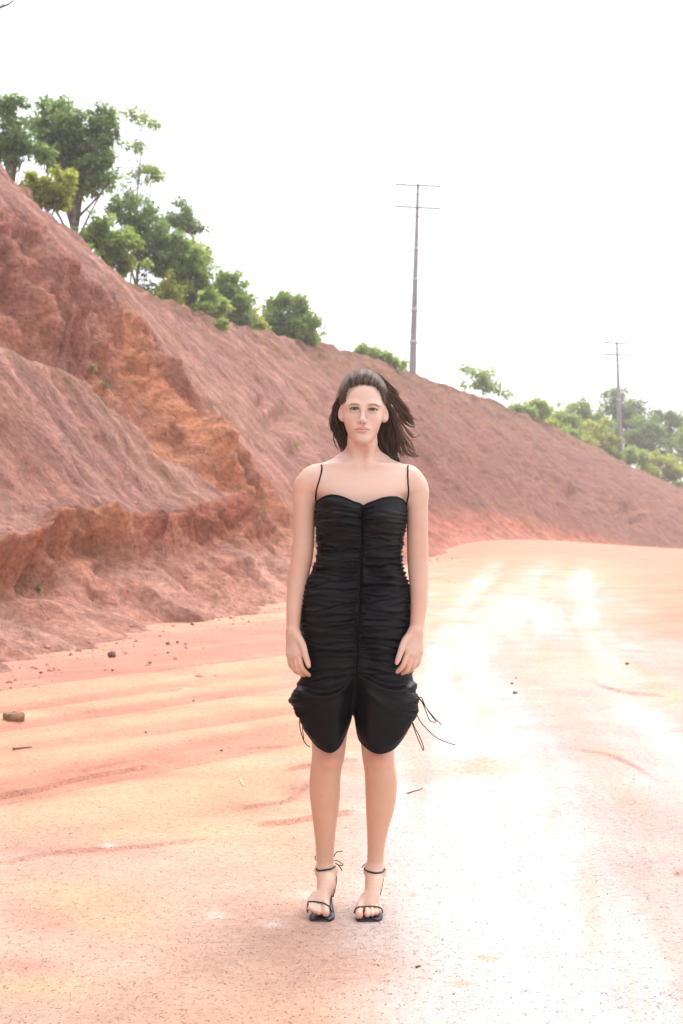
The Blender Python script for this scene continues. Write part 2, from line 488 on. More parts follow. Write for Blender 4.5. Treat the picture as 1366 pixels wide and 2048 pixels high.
# ---- the embankment: foot line, top line, and a slope between them
STN = np.array([  # foot x, foot y, top x, top y, top z
    (-7.0, -8, -11.5, -8, 8.0), (-5.0, 3, -10.8, 2.5, 8.5), (-2.95, 13, -9.9, 14, 9.2), (-0.95, 23.5, -9.1, 25, 9.8),
    (0.5, 33.5, -8.65, 36, 9.95), (1.6, 40, -8.25, 42, 9.40), (2.7, 46.5, -7.48, 48, 9.05), (3.9, 55, -5.67, 57, 9.35),
    (5.6, 63, -4.15, 64, 9.55), (8.3, 72, -1.15, 76, 10.3), (11.3, 80, 1.72, 86, 10.6), (15.2, 88, 5.0, 96, 10.6),
    (20.8, 98, 10.5, 108, 10.1), (27.5, 110, 17.9, 122, 8.7), (35.5, 125, 27.5, 138, 6.05), (42, 141, 36, 150, 3.85), (53, 158, 46.5, 162, 2.0), (66, 176, 60, 178, 1.0)])
NB, NU, NP = 980, 330, 14
TOP = None

def build_bank():
    global TOP
    S = catmull(STN, 6000)
    # walk the stations at a pace that keeps columns evenly spread in the picture
    mid = np.stack([(S[:, 0] + S[:, 2]) / 2, (S[:, 1] + S[:, 3]) / 2], -1)
    dist = np.hypot(*np.gradient(mid, axis=0).T)
    w = dist / np.clip(np.hypot(mid[:, 0], mid[:, 1]), 9, 120)
    cum = np.cumsum(w); cum = (cum - cum[0]) / (cum[-1] - cum[0])
    S = np.stack([np.interp(np.linspace(0, 1, NB), cum, S[:, i]) for i in range(5)], -1)
    along = np.concatenate([[0], np.cumsum(np.hypot(np.diff(S[:, 0]), np.diff(S[:, 1])))])
    u = np.linspace(-0.035, 1.0, NU)
    U, A = np.meshgrid(u, along, indexing='ij')
    zf = ground_z(S[:, 0], S[:, 1])[None, :]
    X = S[None, :, 0] * (1 - U) + S[None, :, 2] * U
    Y = S[None, :, 1] * (1 - U) + S[None, :, 3] * U
    H = S[None, :, 4] - zf
    Zr = zf + H * (U + 0.05 * np.sin(np.pi * np.clip(U, 0, 1)))
    P = np.stack([X, Y, Zr], -1)
    # outward normal of the smooth slope
    du = np.gradient(P, axis=0); da = np.gradient(P, axis=1)
    N = np.cross(da, du); N /= np.linalg.norm(N, axis=-1, keepdims=True) + 1e-9
    N = np.where(N[..., 2:3] < 0, -N, N)
    px, py = project(P)
    n_lo = fbm(X * 0.22, Y * 0.22, Zr * 0.22, 4, 3)
    n_md = fbm(X * 0.8, Y * 0.8, Zr * 0.8, 4, 13)
    n_hi = fbm(X * 3.0, Y * 3.0, Zr * 3.0, 4, 23)
    n_cr = ridged(X * 1.6 + n_lo * 2, Y * 1.6, Zr * 1.6, 4, 27)
    flute = ridged(A * 0.9 + n_md * 1.2, U * 1.3, 0, 3, 33)           # erosion channels straight down the face
    flute2 = ridged(A * 3.4 + n_md * 1.5, U * 3.0, 0, 2, 37)
    jx = (n_md - 0.5) * 70; jy = (fbm(A * 1.3, U * 12, 0, 4, 43) - 0.5) * 60
    # lines read off the photograph on the slope's surface
    L1 = np.array([(-200, 300), (-60, 380), (40, 445), (80, 480), (115, 530), (165, 570), (225, 605), (280, 660), (320, 700), (345, 735), (370, 785), (400, 815), (415, 850), (500, 950), (570, 1030), (640, 1090)])
    L2 = np.array([(-200, 640), (0, 690), (75, 715), (150, 755), (200, 800), (280, 850), (300, 900), (380, 930), (440, 985), (520, 1050), (640, 1110)])
    L3 = np.array([(-200, 1120), (0, 1080), (55, 1075), (78, 1030), (145, 1025), (200, 1045), (250, 1062), (310, 1045), (340, 1035), (450, 1010), (520, 1040), (585, 1085), (700, 1110)])
    y1 = np.interp(px + jx * 0.35, L1[:, 0], L1[:, 1]); y2 = np.interp(px + jx * 0.3, L2[:, 0], L2[:, 1]); y3 = np.interp(px + jx * 0.25, L3[:, 0], L3[:, 1])
    d1 = py - y1 + jy * 0.22; d2 = py - y2 + jy * 0.35; d3 = py - y3 + jy * 0.3
    win = sstep(640, 520, px)
    gap = np.clip((py - y1) / np.maximum(y2 - y1, 20), 0, 1)
    # slump: a slab has broken away below L1; a spur of older slope stands proud below L2
    scarp_w = np.clip(1.0 * (y2 - y1) / 200, 0.12, 1.0) * win
    D = np.zeros_like(X)
    inside = sstep(-4, 10, d1) * sstep(18, -6, d2)
    D -= inside * scarp_w * (sstep(0.0, 0.45, gap) * 0.95 - 0.35 * sstep(0.55, 1.0, gap) + 0.25)
    D += 0.07 * sstep(-6, 26, d2) * win * sstep(460, 120, d2)
    D += 0.16 * sstep(-70, -6, d1) * sstep(10, -2, d1) * win                  # lip above the scarp
    scarp_face = inside * sstep(0.6, 0.2, gap) * win
    talus = inside * sstep(0.35, 0.65, gap) * win
    D += scarp_face * (0.75 * (flute - 0.5) + 0.38 * (flute2 - 0.5) + 0.55 * (n_md - 0.5) + 0.22 * (n_hi - .5))
    D += talus * (1.0 * (n_md - 0.5) + 0.55 * (n_hi - 0.5) + 0.4 * (flute - .5))
    # bench cut into the foot of the bank, with fans of washed earth below it
    wb = sstep(640, 480, px)
    hb = np.clip((py - y3) / np.maximum(1315 - 0.23 * np.clip(px, -100, 600) - y3, 40), 0, 1.2)
    cut = sstep(-3, 12, d3) * wb
    cutface = cut * sstep(0.62, 0.18, hb)
    cutd = 0.08 + 0.10 * sstep(460, 330, px) + 0.24 * sstep(190, 110, px)
    D -= cut * (cutd * sstep(0.0, 0.30, hb) - 0.7 * cutd * sstep(0.38, 1.0, hb))
    D += 0.10 * sstep(-50, -4, d3) * sstep(6, -2, d3) * wb
    butt = ridged(A * 1.5 + 1.2 * n_md, U * 1.2, 0, 3, 35)
    D += cutface * (0.30 * (flute2 - 0.55) + 0.55 * (butt - 0.5) + 0.26 * (n_hi - 0.5))
    fans = cut * sstep(0.35, 0.7, hb)
    D += fans * (0.75 * (ridged(A * 0.75 + 0.6 * n_md, U * 1.5, 0, 3, 53) - 0.5) + 0.45 * (n_md - 0.5) + 0.28 * (n_hi - .5) + 0.22 * (flute2 - .5))
    low = sstep(0.16, 0.02, U)
    rough0 = np.clip(scarp_face + talus + cutface + fans, 0, 1)
    D += low * (1 - wb) * (0.5 * (n_md - 0.5) + 0.3 * (flute - 0.5))
    # general weathering: scrapes running down the face, lumps near the top
    near = sstep(80, 30, Y)
    D += (0.30 + 0.5 * (1 - near)) * (n_lo - 0.5) + 0.24 * (n_md - 0.5) + 0.10 * (n_hi - 0.5)
    D += 0.10 * (fbm(A * 9.0 + n_hi * 2, U * 4.0, 0, 3, 113) - 0.5) * (0.5 + rough0)
    D -= (0.07 + 0.10 * (1 - near)) * sstep(0.62, 0.95, flute) * sstep(0.05, 0.3, U)
    crumb = sstep(0.80, 0.93, U + 0.06 * (n_md - .5))
    D += crumb * (0.45 * (n_md - 0.5) + 0.22 * (n_hi - 0.5))
    # terraces scratched by the digger on the far face
    band = sstep(480, 620, px)
    D += band * 0.16 * (sstep(0.45, 0.7, fbm(A * 0.10, U * 9, 0, 3, 83)) - 0.5) * sstep(0.2, 0.4, U)
    # a hollow and a gully on the far face
    for (qx, qy, r, h) in [(1160, 990, 18, .7), (1150, 975, 10, .5), (1262, 1015, 14, .5), (1270, 1040, 10, .4), (560, 835, 26, .5), (530, 800, 14, .35), (600, 900, 22, .3)]:
        D -= h * np.exp(-((px - qx + jx * .3) / r) ** 2 - ((py - qy) / (r * 0.8)) ** 2)
    rough = np.clip(scarp_face + talus + cutface + fans + 0.6 * low, 0, 1)
    D += (n_cr - 0.6) * (0.10 + 0.42 * rough)
    lipfade = sstep(1.0, 0.965, U)
    disp = N * D[..., None] * np.maximum(lipfade, 0.25)[..., None]
    disp[..., 2] *= sstep(-0.005, 0.07, U)                       # the foot stays on the ground
    out_ = np.stack([S[:, 0] - S[:, 2], S[:, 1] - S[:, 3]], -1); out_ /= np.linalg.norm(out_, axis=1, keepdims=True)
    toe = (0.25 + 0.9 * n_lo) * 0.75 * np.exp(-np.clip(U, 0, 1) / 0.035)
    disp[..., 0] += toe * out_[None, :, 0]; disp[..., 1] += toe * out_[None, :, 1]   # washed-out toe
    P = P + disp
    P[..., 2] += (1 - lipfade) * (0.5 * (fbm(A * 0.8, 0 * A, 0, 4, 91) - 0.5) + 0.25 * (fbm(A * 2.5, 0 * A, 0, 3, 95) - .5))

    # ---- clay colours (iron-stained layers, dusty scraped faces)
    mauve = np.array([0.480, 0.228, 0.172]); brown = np.array([0.265, 0.125, 0.080]); orange = np.array([0.630, 0.250, 0.128])
    redc = np.array([0.56, 0.190, 0.120]); buff = np.array([0.62, 0.385, 0.255]); pinkc = np.array([0.64, 0.335, 0.255]); dark = np.array([0.20, 0.085, 0.065])
    rust = np.array([0.330, 0.145, 0.110])
    C = mix(mauve, rust, sstep(0.40, 0.62, n_lo + 0.25 * (n_md - .5)))
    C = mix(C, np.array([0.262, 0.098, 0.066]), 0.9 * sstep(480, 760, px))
    C = mix(C, mauve * 1.12, 0.5 * sstep(800, 500, px) * sstep(0.55, 0.8, flute) * sstep(0.4, 0.6, n_md))
    C = mix(C, brown, sstep(0.72, 0.92, U + 0.12 * (n_md - 0.5)))
    C = mix(C, brown * np.array([0.95, .95, .8]), 0.55 * sstep(0.52, 0.70, fbm(A * 0.35, U * 10, 0, 4, 64)) * sstep(0.25, 0.5, U))
    pocket = np.clip(sstep(210, 270, px + (n_md - .5) * 120) + 0.9 * np.exp(-((px - 35) / 45) ** 2 - ((py - 620) / 80) ** 2) + 0.5 * np.exp(-((px - 120) / 22) ** 2 - ((py - 640) / 70) ** 2), 0, 1)
    C = mix(C, mauve * np.array([1.02, .88, .84]), np.clip(scarp_face, 0, 1) * 0.8)
    C = mix(C, orange, np.clip(scarp_face, 0, 1) * pocket * (0.45 + 0.55 * sstep(0.40, 0.62, n_md + 0.2 * flute2)))
    C = mix(C, rust * np.array([.95, .8, .9]), np.clip(scarp_face, 0, 1) * 0.7 * sstep(0.50, 0.62, fbm(A * 0.8, U * 4, 0, 3, 77)))
    C = mix(C, mix(orange, redc, sstep(0.4, 0.6, n_md)), np.clip(talus, 0, 1) * 0.85)
    C = mix(C, buff, np.clip(talus, 0, 1) * 0.7 * sstep(0.5, 0.62, n_hi * 0.5 + n_md * 0.5))
    spill = win * np.exp(-((d2 - 6) / 22) ** 2) * sstep(0.35, 0.6, n_md + 0.1)
    C = mix(C, buff, 0.6 * spill)
    # orange wash fanning out below the slump
    wash = np.exp(-((px - 520) / 110) ** 2 - ((py - 1060) / 75) ** 2)
    wd, wt = seg_dist(px + jx * .4, py + jy * .4, [(330, 820), (420, 910), (500, 1010), (575, 1110), (640, 1150)])
    wash = np.maximum(wash, np.exp(-(wd / (26 + 30 * wt)) ** 2))
    C = mix(C, orange * np.array([1.02, 1.02, 1.05]), 0.85 * np.clip(wash * 1.3, 0, 1) * (0.5 + 0.5 * sstep(0.3, 0.6, n_md)))
    C = mix(C, mix(orange, redc * .95, sstep(0.42, 0.58, n_hi * .5 + n_md * .5)), np.clip(cutface, 0, 1) * 0.85)
    C = mix(C, mix(redc * 1.1, mix(orange * np.array([1.02, 1.08, 1.15]), pinkc, sstep(0.42, 0.58, fbm(A * 1.1, U * 14, 0, 3, 131))), sstep(0.40, 0.54, n_md * 0.5 + n_hi * 0.5)), np.clip(fans, 0, 1) * 0.92)
    C = mix(C, orange * 1.06, 0.55 * np.clip(fans, 0, 1) * sstep(0.55, 0.68, fbm(A * .5, U * 8, 0, 3, 99)))
    foot = sstep(0.085, 0.01, U + 0.03 * (n_md - .5))
    C = mix(C, pinkc * 1.08, 0.7 * foot)
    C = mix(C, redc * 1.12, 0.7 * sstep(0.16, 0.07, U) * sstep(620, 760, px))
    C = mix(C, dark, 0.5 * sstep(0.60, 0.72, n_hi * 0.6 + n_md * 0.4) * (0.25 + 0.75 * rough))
    C = mix(C, brown * np.array([1.1, 1.05, .75]), 0.55 * sstep(0.54, 0.66, fbm(A * 0.6 + U * 6, U * 5, 0, 4, 119)) * (1 - rough))
    C = mix(C, pinkc * np.array([.95, .85, .82]), 0.28 * sstep(0.80, 0.95, n_cr) * (1 - 0.5 * rough))
    streak = fbm(A * 5.0 + n_md * 2, U * 2.2, 0, 3, 107)
    scrape = fbm(A * 2.6 + 3.0 * U + n_md * 1.2, U * 1.6 + A * 0.05, 0, 3, 121)
    C = mix(C, mauve * np.array([1.28, 1.38, 1.42]), 0.7 * sstep(0.56, 0.70, scrape) * sstep(720, 480, px) * (1 - rough))
    C = mix(C, rust * np.array([.92, .85, .8]), 0.6 * sstep(0.46, 0.34, scrape) * sstep(720, 480, px) * (1 - rough))
    fine = fbm(A * 13.0 + n_hi * 2.5, U * 5.0, 0, 3, 111)
    C = C * (0.70 + 0.60 * fine)[..., None]
    C = mix(C, mauve * 1.2, 0.55 * sstep(0.55, 0.72, streak) * sstep(800, 500, px) * (1 - np.clip(scarp_face + cutface + fans, 0, 1)))
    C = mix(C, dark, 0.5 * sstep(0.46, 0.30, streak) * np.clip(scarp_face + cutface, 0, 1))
    C = C * (0.82 + 0.36 * n_hi)[..., None]

    # level ground behind the top edge, so that trees stand on something
    last = P[-1]; cl = C[-1]
    back = np.stack([S[:, 2] - S[:, 0], S[:, 3] - S[:, 1]], -1); back /= np.linalg.norm(back, axis=1, keepdims=True)
    rowsP, rowsC = [], []
    for k in range(1, NP + 1):
        t = 40.0 * (k / NP) ** 1.8
        q = last.copy(); q[:, 0] += back[:, 0] * t; q[:, 1] += back[:, 1] * t
        q[:, 2] += -0.04 * t + 0.35 * (fbm(q[:, 0] * .4, q[:, 1] * .4, 0, 3, 7) - 0.5) * min(1, t)
        rowsP.append(q); rowsC.append(np.broadcast_to(np.array([0.16, 0.12, 0.05]), cl.shape))
    V = np.concatenate([P, np.stack(rowsP)], 0); CC = np.concatenate([C, np.stack(rowsC)], 0)
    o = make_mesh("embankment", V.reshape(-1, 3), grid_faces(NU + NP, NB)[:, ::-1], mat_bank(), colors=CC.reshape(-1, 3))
    tag(o, "tall cut bank of red and brown clay beside the road", kind="structure")
    tpx, tpy = project(last)
    TOP = dict(px=tpx, py=tpy, P=last, back=back, V=V)
    return o

bank = build_bank()

def on_ridge(px, back=1.0):
    """ground point on the bank's top behind the edge seen at that picture column"""
    Q = TOP['P'].copy(); b = TOP['back']
    Q[:, 0] += b[:, 0] * back; Q[:, 1] += b[:, 1] * back; Q[:, 2] += -0.04 * back
    qx, _ = project(Q)
    i = int(np.argmin(np.abs(qx - px) + np.where(Q[:, 1] < 8, 1e6, 0)))
    return Q[i]

def on_bank(px, py):
    """nearest visible point of the bank's face at a picture position"""
    Vv = TOP['V'][:NU]; qx, qy = project(Vv)
    d = np.hypot(qx - px, qy - py) + np.where(Vv[..., 1] < 4, 1e6, 0) + Vv[..., 1] * 0.02
    return Vv.reshape(-1, 3)[int(np.argmin(d))].copy()
# ================================================================== the person
PD = 4.5                                    # distance of the person's mid-plane from the camera
PXM = FPX / PD                              # pixels per metre there (632)

def P3(px, py, dy=0.0):
    return at(px, py, PD + dy)

class Field:
    """signed distance field on a rectilinear grid, filled shape by shape with smooth unions"""
    def __init__(s, xs, ys, zs):
        s.ax = [np.asarray(a, dtype=np.float32) for a in (xs, ys, zs)]
        s.f = np.full([len(a) for a in s.ax], 0.5, dtype=np.float32)
    def sub(s, lo, hi):
        sl = []
        for a, l, h in zip(s.ax, lo, hi):
            i = max(0, int(np.searchsorted(a, l)) - 1); j = min(len(a), int(np.searchsorted(a, h)) + 1)
            sl.append(slice(i, max(j, i + 1)))
        g = [s.ax[k][sl[k]].reshape([-1 if q == k else 1 for q in range(3)]) for k in range(3)]
        return tuple(sl), g
    def union(s, sl, d, k):
        a = s.f[sl]
        if k > 0:
            h = np.maximum(k - np.abs(a - d), 0) / k
            s.f[sl] = np.minimum(a, d) - h * h * k * 0.25
        else:
            s.f[sl] = np.minimum(a, d)
    def cut(s, sl, d, k):
        a = s.f[sl]; d = -d
        h = np.maximum(k - np.abs(a - d), 0) / max(k, 1e-6)
        s.f[sl] = np.maximum(a, d) + h * h * k * 0.25
    def chain(s, pts, k=0.01, n=None, group=None):
        """tube through (x,y,z,r) control points with a changing radius"""
        Q = catmull(np.array(pts, dtype=float), n or (len(pts) - 1) * 4 + 1)
        m = Q[:, 3].max() + k + 0.012
        sl, (x, y, z) = s.sub(Q[:, :3].min(0) - m, Q[:, :3].max(0) + m)
        d = None
        for a, b in zip(Q[:-1], Q[1:]):
            ba = b[:3] - a[:3]; L = float(ba @ ba) + 1e-12
            t = np.clip(((x - a[0]) * ba[0] + (y - a[1]) * ba[1] + (z - a[2]) * ba[2]) / L, 0, 1).astype(np.float32)
            q = np.sqrt((x - a[0] - t * ba[0]) ** 2 + (y - a[1] - t * ba[1]) ** 2 + (z - a[2] - t * ba[2]) ** 2) - (a[3] + t * (b[3] - a[3]))
            d = q if d is None else np.minimum(d, q)
        s.union(sl, d.astype(np.float32), k)
    def ellipsoid(s, c, r, k=0.01, cut=False, rot=0.0):
        c = np.array(c); r = np.array(r); m = r.max() + k + 0.012
        sl, (x, y, z) = s.sub(c - m, c + m)
        X, Y, Z = x - c[0], y - c[1], z - c[2]
        if rot:
            X, Z = X * math.cos(rot) + Z * math.sin(rot), -X * math.sin(rot) + Z * math.cos(rot)
        q = np.sqrt((X / r[0]) ** 2 + (Y / r[1]) ** 2 + (Z / r[2]) ** 2)
        g = np.sqrt((X / r[0] ** 2) ** 2 + (Y / r[1] ** 2) ** 2 + (Z / r[2] ** 2) ** 2) + 1e-6
        d = (q * (q - 1) / g).astype(np.float32)
        (s.cut if cut else s.union)(sl, d, k)
    def loft(s, rows, k=0.02, expo=2.2):
        """upright trunk: rows of (z, centre x, half width, centre y, half depth)"""
        Q = np.array(sorted(rows), dtype=float)
        zz = np.linspace(Q[0, 0], Q[-1, 0], 120)
        S = catmull(Q, 240); S = np.stack([np.interp(zz, S[:, 0], S[:, i]) for i in range(5)], -1)
        m = 0.05
        lo = np.array([(S[:, 1] - S[:, 2]).min() - m, (S[:, 3] - S[:, 4]).min() - m, Q[0, 0] - m])
        hi = np.array([(S[:, 1] + S[:, 2]).max() + m, (S[:, 3] + S[:, 4]).max() + m, Q[-1, 0] + m])
        sl, (x, y, z) = s.sub(lo, hi)
        zc = np.clip(z, Q[0, 0], Q[-1, 0])
        f = lambda i: np.interp(zc.ravel(), S[:, 0], S[:, i]).reshape(zc.shape)
        cx, w, cy, d = f(1), f(2), f(3), f(4)
        q = (np.abs((x - cx) / w) ** expo + np.abs((y - cy) / d) ** expo + 1e-9) ** (1 / expo)
        rad = (q - 1) * np.minimum(w, d)
        dz = np.maximum(np.maximum(Q[0, 0] - z, z - Q[-1, 0]), 0)
        s.union(sl, np.where(dz > 0, np.sqrt(np.maximum(rad, 0) ** 2 + dz ** 2), rad).astype(np.float32), k)
    def mesh(s):
        f = s.f; nx, ny, nz = f.shape
        sg = f < 0
        c = np.zeros((nx - 1, ny - 1, nz - 1), dtype=np.uint8)
        for i in (0, 1):
            for j in (0, 1):
                for k in (0, 1):
                    c += sg[i:nx - 1 + i, j:ny - 1 + j, k:nz - 1 + k]
        act = np.argwhere((c > 0) & (c < 8))
        idx = np.full(c.shape, -1, dtype=np.int32)
        idx[act[:, 0], act[:, 1], act[:, 2]] = np.arange(len(act))
        del c
        val = np.empty((len(act), 2, 2, 2), dtype=np.float32)
        for i in (0, 1):
            for j in (0, 1):
                for k in (0, 1):
                    val[:, i, j, k] = f[act[:, 0] + i, act[:, 1] + j, act[:, 2] + k]
        acc = np.zeros((len(act), 3)); cnt = np.zeros(len(act))
        for axis in range(3):
            o1, o2 = [q for q in range(3) if q != axis]
            for a in (0, 1):
                for b in (0, 1):
                    i0 = [0, 0, 0]; i1 = [0, 0, 0]
                    i0[o1] = i1[o1] = a; i0[o2] = i1[o2] = b; i1[axis] = 1
                    v0 = val[:, i0[0], i0[1], i0[2]]; v1 = val[:, i1[0], i1[1], i1[2]]
                    m = (v0 < 0) != (v1 < 0)
                    t = np.where(m, v0 / np.where(m, v0 - v1, 1), 0)
                    p = np.zeros((len(act), 3)); p[:, o1] = a; p[:, o2] = b; p[:, axis] = t
                    acc[m] += p[m]; cnt[m] += 1
        loc = acc / cnt[:, None]
        V = np.empty((len(act), 3))
        for k in range(3):
            a = s.ax[k]; i = act[:, k]
            V[:, k] = a[i] + loc[:, k] * (a[i + 1] - a[i])
        quads = []
        for axis in range(3):
            o1, o2 = (axis + 1) % 3, (axis + 2) % 3
            A = [slice(1, -1)] * 3; B = [slice(1, -1)] * 3
            A[axis] = slice(0, f.shape[axis] - 1); B[axis] = slice(1, f.shape[axis])
            s0 = sg[tuple(A)]; s1 = sg[tuple(B)]
            e = np.argwhere(s0 != s1)
            flip = s0[e[:, 0], e[:, 1], e[:, 2]]
            e = e + 1; e[:, axis] -= 1
            def cell(d1, d2):
                q = e.copy(); q[:, o1] -= d1; q[:, o2] -= d2
                return idx[q[:, 0], q[:, 1], q[:, 2]]
            Q = np.stack([cell(1, 1), cell(0, 1), cell(0, 0), cell(1, 0)], -1)
            Q = np.where(flip[:, None], Q, Q[:, ::-1])
            quads.append(Q)
        return V, np.concatenate(quads)

def smooth_verts(V, F, it=2, lam=0.5):
    e = np.concatenate([F[:, [0, 1]], F[:, [1, 2]], F[:, [2, 3]], F[:, [3, 0]]])
    n = np.bincount(e[:, 0], minlength=len(V)) + np.bincount(e[:, 1], minlength=len(V))
    for _ in range(it):
        A = np.stack([np.bincount(e[:, 0], V[e[:, 1], k], len(V)) + np.bincount(e[:, 1], V[e[:, 0], k], len(V)) for k in range(3)], -1) / np.maximum(n, 1)[:, None]
        V = V + lam * (A - V)
    return V

def axis_mixed(segs):
    out = [segs[0][0]]
    for lo, hi, st in segs:
        while out[-1] < hi - 1e-6: out.append(min(hi, out[-1] + st))
    return np.array(out)

person = empty("person", (0.06, PD - 0.05, 0), "woman standing in a black ruched dress and strappy heeled sandals on the dirt road", "person")
PO = np.array([0.06, PD - 0.05, 0])

def px_chain(rows):
    """rows of (px, py, dy, radius in metres)"""
    return [(*P3(a, b, c), r) for a, b, c, r in rows]

HCX = 726.0                                 # middle of the face
EYES = [(709.0, 819.0), (745.5, 820.5)]

def build_body():
    zs = axis_mixed([(-0.005, 0.16, 0.0020), (0.16, 0.66, 0.0036), (0.66, 0.90, 0.0020), (0.90, 1.40, 0.0036), (1.40, 1.72, 0.0015)])
    xs = axis_mixed([(-0.20, -0.105, 0.0022), (-0.105, 0.005, 0.0024), (0.005, 0.16, 0.0016), (0.16, 0.30, 0.0022)])
    ys = axis_mixed([(PD - 0.20, PD - 0.05, 0.0016), (PD - 0.05, PD + 0.14, 0.0032)])
    B = Field(xs, ys, zs)
    z_of = lambda py, dy=0: P3(0, py, dy)[2]
    x_of = lambda px, dy=0: P3(px, 0, dy)[0]
    # ---- trunk
    rows = []
    for py, c, hw, cy, d in [(916, 724, 44, .022, .050), (928, 723, 66, .018, .060), (940, 723, 92, .012, .068), (956, 722, 104, .008, .078), (980, 722, 97, .004, .092),
                             (1000, 722, 82, .004, .0975), (1050, 721, 75, .006, .092), (1110, 718, 72, .006, .076), (1160, 715, 93, .006, .090),
                             (1220, 712, 104, .014, .102), (1290, 711, 103, .016, .100), (1335, 710, 98, .016, .090)]:
        rows.append((z_of(py), x_of(c), hw / PXM, PD + cy, d))
    B.loft(rows, 0.02, 2.3)
    for px in (682, 768):
        B.ellipsoid(P3(px, 1036, -.046), (.050, .042, .052), .05)
    # ---- shoulders and neck
    B.chain(px_chain([(725, 868, .012, .046), (724.5, 892, .016, .0465), (724, 912, .020, .050), (723, 928, .022, .056)]), .022)
    for a, b in (((701, 911), (634, 948)), ((748, 911), (813, 949))):
        B.chain(px_chain([(*a, .034, .018), ((a[0] + b[0]) / 2, (a[1] + b[1]) / 2 + 3.5, .028, .020), (*b, .016, .025)]), .035)
    for pts in ([(714, 934, -.044), (690, 930, -.043), (655, 932, -.018), (632, 938, .010)], [(735, 934, -.044), (758, 930, -.043), (793, 933, -.018), (816, 939, .010)]):
        B.chain(px_chain([(*p, .0066) for p in pts]), .024)
    for pts in ([(706, 884, -.006), (714, 926, -.044)], [(745, 884, -.006), (735, 926, -.044)]):
        B.chain(px_chain([(*p, .0075) for p in pts]), .026)
    # ---- arms (upper part blends into the shoulder, the rest hangs free)
    B.chain(px_chain([(620, 959, .012, .033), (610, 976, .008, .0380), (609, 1000, .006, .0355)]), .030)
    B.chain(px_chain([(609, 995, .006, .0355), (608.5, 1050, .006, .0336), (605.5, 1106, .002, .0338), (598, 1147, -.006, .0328), (592, 1189, -.020, .0290), (588, 1225, -.036, .0242), (586, 1258, -.050, .0205), (586, 1268, -.054, .0205)]), .004, 34)
    B.chain(px_chain([(823, 960, .012, .033), (833.5, 978, .008, .0380), (833.5, 1000, .006, .0355)]), .030)
    B.chain(px_chain([(833.5, 995, .006, .0355), (834.5, 1050, .006, .0336), (835.5, 1106, .002, .0338), (836.5, 1140, -.006, .0328), (838, 1178, -.020, .0295), (837, 1217, -.036, .0252), (833.5, 1252, -.050, .0222), (832, 1264, -.054, .0215)]), .004, 34)
    # ---- hands: palm from the hand bones, then thumb and four fingers, each its own chain
    hands = [
        dict(w=(586, 1260), palm=[(598, 1310, -.080), (591, 1313, -.077), (584, 1313, -.069), (578, 1309, -.059)],
             fingers=[[(598, 1310, -.080, .0098), (602, 1332, -.088, .0088), (611, 1344, -.078, .0078), (618, 1350, -.066, .0068)],
                      [(591, 1313, -.077, .0098), (595, 1339, -.082, .0088), (604, 1348, -.068, .0078), (610, 1350, -.055, .0068)],
                      [(584, 1313, -.069, .0092), (588.5, 1338, -.070, .0084), (597, 1345, -.054, .0076), (602, 1345, -.042, .0066)],
                      [(578, 1309, -.059, .0085), (581, 1330, -.056, .0076), (588, 1337, -.044, .0068), (593, 1337, -.036, .0060)]],
             thumb=[(590, 1266, -.066, .0145), (604, 1288, -.084, .0118), (611, 1311, -.092, .0098), (615.5, 1325, -.093, .0088), (617.5, 1332, -.092, .0068)]),
        dict(w=(832, 1258), palm=[(815, 1306, -.080), (824, 1310, -.077), (833, 1309, -.069), (840, 1304, -.059)],
             fingers=[[(815, 1306, -.080, .0098), (806, 1331, -.090, .0088), (797, 1341, -.082, .0078), (791.5, 1345, -.074, .0066)],
                      [(824, 1310, -.077, .0098), (816, 1337, -.083, .0088), (806, 1345, -.070, .0078), (800, 1346, -.060, .0068)],
                      [(833, 1309, -.069, .0092), (826.5, 1334, -.072, .0084), (816, 1343, -.056, .0076), (810, 1344, -.045, .0066)],
                      [(840, 1304, -.059, .0085), (836.5, 1325, -.060, .0076), (829, 1334, -.046, .0068), (824, 1336, -.038, .0060)]],
             thumb=[(824, 1266, -.066, .0145), (809, 1284, -.084, .0118), (801, 1305, -.094, .0098), (796.5, 1318, -.096, .0086), (793.5, 1326, -.095, .0064)])]
    for h in hands:
        for i, q in enumerate(h['palm']):
            wx = h['w'][0] + (q[0] - h['w'][0]) * 0.35
            B.chain(px_chain([(wx, h['w'][1] + 4, -.056 - .003 * (3 - i), .0150), ((wx + q[0]) / 2, (h['w'][1] + q[1]) / 2, q[2] + .010, .0135), (*q, .0108)]), .010)
        B.chain(px_chain(h['thumb']), .007)
        for f in h['fingers']:
            B.chain(px_chain(f), .0028, 13)
    # ---- legs
    B.chain(px_chain([(671, 1300, .02, .076), (666, 1380, .015, .073), (659, 1460, .004, .058), (657, 1505, -.006, .0525), (652.5, 1535, -.002, .0488), (650, 1560, .008, .0492), (650, 1585, .014, .0488), (650, 1615, .016, .0440), (650, 1640, .016, .0385),
                      (650, 1670, .018, .0330), (650, 1695, .020, .0296), (650.5, 1722, .022, .0276), (652, 1740, .024, .0290)]), .012, 49)
    B.chain(px_chain([(752, 1300, .02, .076), (754, 1380, .015, .073), (756, 1460, .004, .058), (756, 1505, -.006, .0515), (759, 1535, -.002, .0488), (762, 1560, .008, .0505), (762, 1580, .014, .0498), (760.5, 1612, .016, .0455), (757, 1640, .016, .0385),
                      (754, 1670, .018, .0315), (752, 1695, .020, .0275), (750.5, 1722, .022, .0262), (750, 1740, .024, .0290)]), .012, 49)
    for px in (657, 757):                                        # kneecaps
        B.ellipsoid(P3(px, 1518, -.047), (.022, .016, .026), .022)
